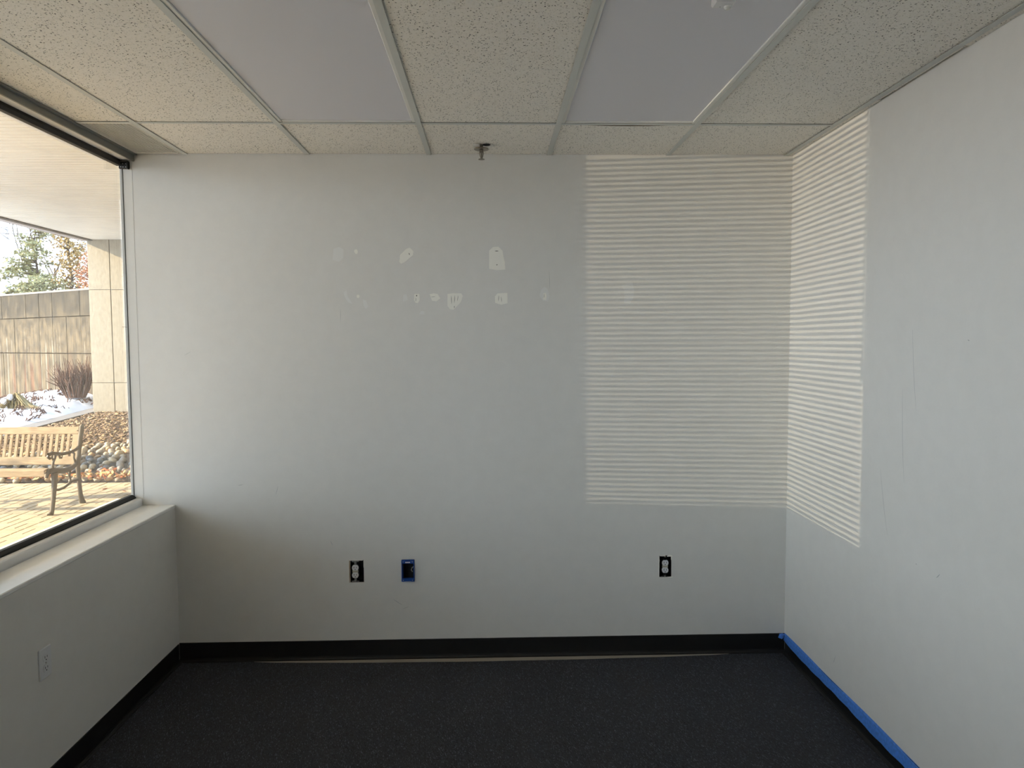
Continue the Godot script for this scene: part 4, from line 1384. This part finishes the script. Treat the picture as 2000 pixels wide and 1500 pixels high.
func leafy_tree(at: Vector3, h: float, w: float, called: String, label: String, m: Material, n: int, leaf_l: float, tiers: bool) -> void:
	var t := base(called, at, label, "tree")
	var st := sto()
	tube(st, [Vector3.ZERO, Vector3(0.05, h * 0.4, 0), Vector3(-0.04, h * 0.75, 0.03), Vector3(0, h * 0.98, 0)], [h * 0.018, h * 0.014, h * 0.009, 0.01], 7)
	put(st, "trunk", M.bark, t)
	st = sto()
	var lf := sto()
	for k in n:
		var u := (k + rng.randf()) / n
		var y := h * (0.06 + 0.92 * u)
		var reach := w * (1.0 - u * 0.8) * rng.randf_range(0.6, 1.0) if tiers else w * sin(PI * clampf(0.12 + u * 0.85, 0, 1)) * rng.randf_range(0.6, 1.0)
		var a := rng.randf() * TAU
		var o := Vector3(0, y, 0)
		var d := Vector3(cos(a), 0.12 if tiers else 0.5, sin(a)).normalized()
		var mid := o + d * reach * 0.5
		var end := o + d * reach + Vector3(0, -reach * (0.16 if tiers else 0.0), 0)
		tube(st, [o, mid, end], [0.022, 0.014, 0.005], 4)
		# sprays of small leaves along the outer branch
		var cnt := int(reach * (95.0 if tiers else 130.0))
		for q in cnt:
			var s := rng.randf_range(0.22, 1.05)
			var p := o.lerp(mid, s * 2.0) if s < 0.5 else mid.lerp(end, s * 2.0 - 1.0)
			p += Vector3(rng.randfn() * 0.10, rng.randfn() * (0.035 if tiers else 0.10) + (0.03 if tiers else 0.0), rng.randfn() * 0.10)
			var ld := Vector3(rng.randfn(), rng.randfn() * 0.5, rng.randfn()).normalized() * leaf_l * rng.randf_range(0.6, 1.3)
			var sd := ld.cross(Vector3(rng.randfn(), rng.randfn(), rng.randfn())).normalized() * leaf_l * 0.28
			poly(lf, [p, p + ld * 0.5 + sd, p + ld, p + ld * 0.5 - sd], Vector3(-0.5, 0.6, 0.4))
	put(st, "branches", M.bark, t)
	var f := put(lf, "foliage", m, t)
	f.set_meta("kind", "stuff")

func trees() -> void:
	leafy_tree(Vector3(-14.8, 2.6, -24.0), 2.85, 1.65, "cedar_tree", "wispy grey-green cedar with tiered branches beyond the retaining wall", M.needle, 46, 0.12, true)
	leafy_tree(Vector3(-13.45, 2.6, -23.5), 2.95, 0.72, "yellow_tree", "bushy tree with yellow-green leaves beyond the retaining wall", M.yellow_leaf, 40, 0.10, false)
	leafy_tree(Vector3(-12.25, 2.6, -22.5), 1.9, 0.42, "orange_shrub", "russet shrub beside the cream pillar beyond the wall", M.orange_leaf, 26, 0.08, false)
	leafy_tree(Vector3(-13.3, 2.6, -21.9), 0.95, 0.75, "green_shrub", "low olive green shrub just behind the retaining wall", M.needle, 24, 0.09, false)
	bare_tree(Vector3(-18.2, 2.6, -29.0), 6.0, "tall bare tree with fine twigs against the pale sky", 4, 0.008)
	bare_tree(Vector3(-16.6, 2.6, -28.0), 5.4, "bare tree with dark branches behind the cedar", 4, 0.008)
	bare_tree(Vector3(-14.6, 2.6, -27.0), 5.0, "bare tree seen close to the cream pillar beyond the wall", 4, 0.008)
	# leafless bush in front of the wall
	var b := base("bare_bush", Vector3(-9.40, snow_y(-9.40, -16.5) + 0.02, -16.45), "rounded leafless bush against the wall by the cream pillar", "bush")
	var st := sto()
	for k in 90:
		var a := rng.randf() * TAU
		var up := rng.randf_range(0.5, 1.0)
		var d := Vector3(cos(a) * 0.36, up, sin(a) * 0.26) * 0.86
		var mid := d * 0.5 + Vector3(rng.randfn(), 0, rng.randfn()) * 0.04
		mid.x = cos(a) * 0.34
		tube(st, [Vector3(cos(a) * 0.20, 0, sin(a) * 0.10), mid, d * 1.05 + Vector3(rng.randfn(), rng.randfn(), rng.randfn()) * 0.06], [0.014, 0.010, 0.005], 4)
		for q in 3:
			tube(st, [mid, mid + Vector3(rng.randfn() * 0.16, rng.randf_range(0.1, 0.4), rng.randfn() * 0.14)], [0.008, 0.004], 3)
	put(st, "twigs", M.twig, b)
	# white mast behind the trees
	var p := base("white_mast", Vector3(-19.75, 2.6, -30.0), "broad white mast rising behind the trees", "mast")
	st = sto()
	lathe(st, [Vector2(0.28, 0), Vector2(0.26, 0.3), Vector2(0.17, 0.35), Vector2(0.15, 8.5), Vector2(0, 8.6)], Vector3.ZERO, Vector3.UP, 16)
	put(st, "shaft", M.pole_white, p)
	# slender tree on the patio side, out of view: its branches streak the paving with shade
	var t := base("patio_tree", Vector3(-9.2, PY, -7.2), "slender leafless tree at the edge of the patio", "tree")
	st = sto()
	tube(st, [Vector3.ZERO, Vector3(0.05, 1.2, 0.05), Vector3(-0.03, 2.6, 0.1), Vector3(0, 3.2, 0.1)], [0.045, 0.04, 0.03, 0.01], 7)
	put(st, "trunk", M.bark, t)
	st = sto()
	var tips := []
	for k in 4:
		branch(st, Vector3(0, 0.8 + k * 0.35, 0.03), Vector3(rng.randfn() * 0.4, 1.0, (1.0 if k % 2 == 0 else -1.0) * 0.7), 0.8, 0.02, 2, tips)
	put(st, "branches", M.bark, t)

func added_flood_lamp() -> void:
	# added unseen floodlight for a level light of unknown source; two added pillars trim it
	var b := base("added_flood_lamp", Vector3(-27.5, PY, 10.4), "added unseen floodlight on a short post, standing in for an unknown light", "floodlight")
	var st := sto()
	tube(st, [Vector3(-0.10, 0, 0), Vector3(-0.10, 1.62, 0)], [0.05, 0.04], 10)
	put(st, "post", M.aluminium, b)
	bx(Vector3(-0.06, 1.78, 0), Vector3(0.20, 0.30, 0.34), 0.02, "housing", M.black_plastic, b)
	st = sto()
	lathe(st, [Vector2(0.11, 0), Vector2(0.11, 0.012), Vector2(0.08, 0.022), Vector2(0, 0.026)], Vector3(0.04, 1.78, 0), Vector3(1, 0, 0), 20)
	put(st, "added_lamp_lens", M.added_lamp_lens, b)
	var s := SpotLight3D.new()
	s.name = "added_flood_light"
	b.add_child(s)
	s.look_at_from_position(Vector3(-27.34, 1.66, 10.4), Vector3(-1.86, 1.66, -2.01), Vector3.UP)
	s.light_color = Color(1.0, 0.93, 0.80)
	s.light_energy = 290.0
	s.light_size = 0.012
	s.spot_range = 60.0
	s.spot_attenuation = 2.0
	s.spot_angle = 2.6
	s.spot_angle_attenuation = 0.2
	s.shadow_enabled = true
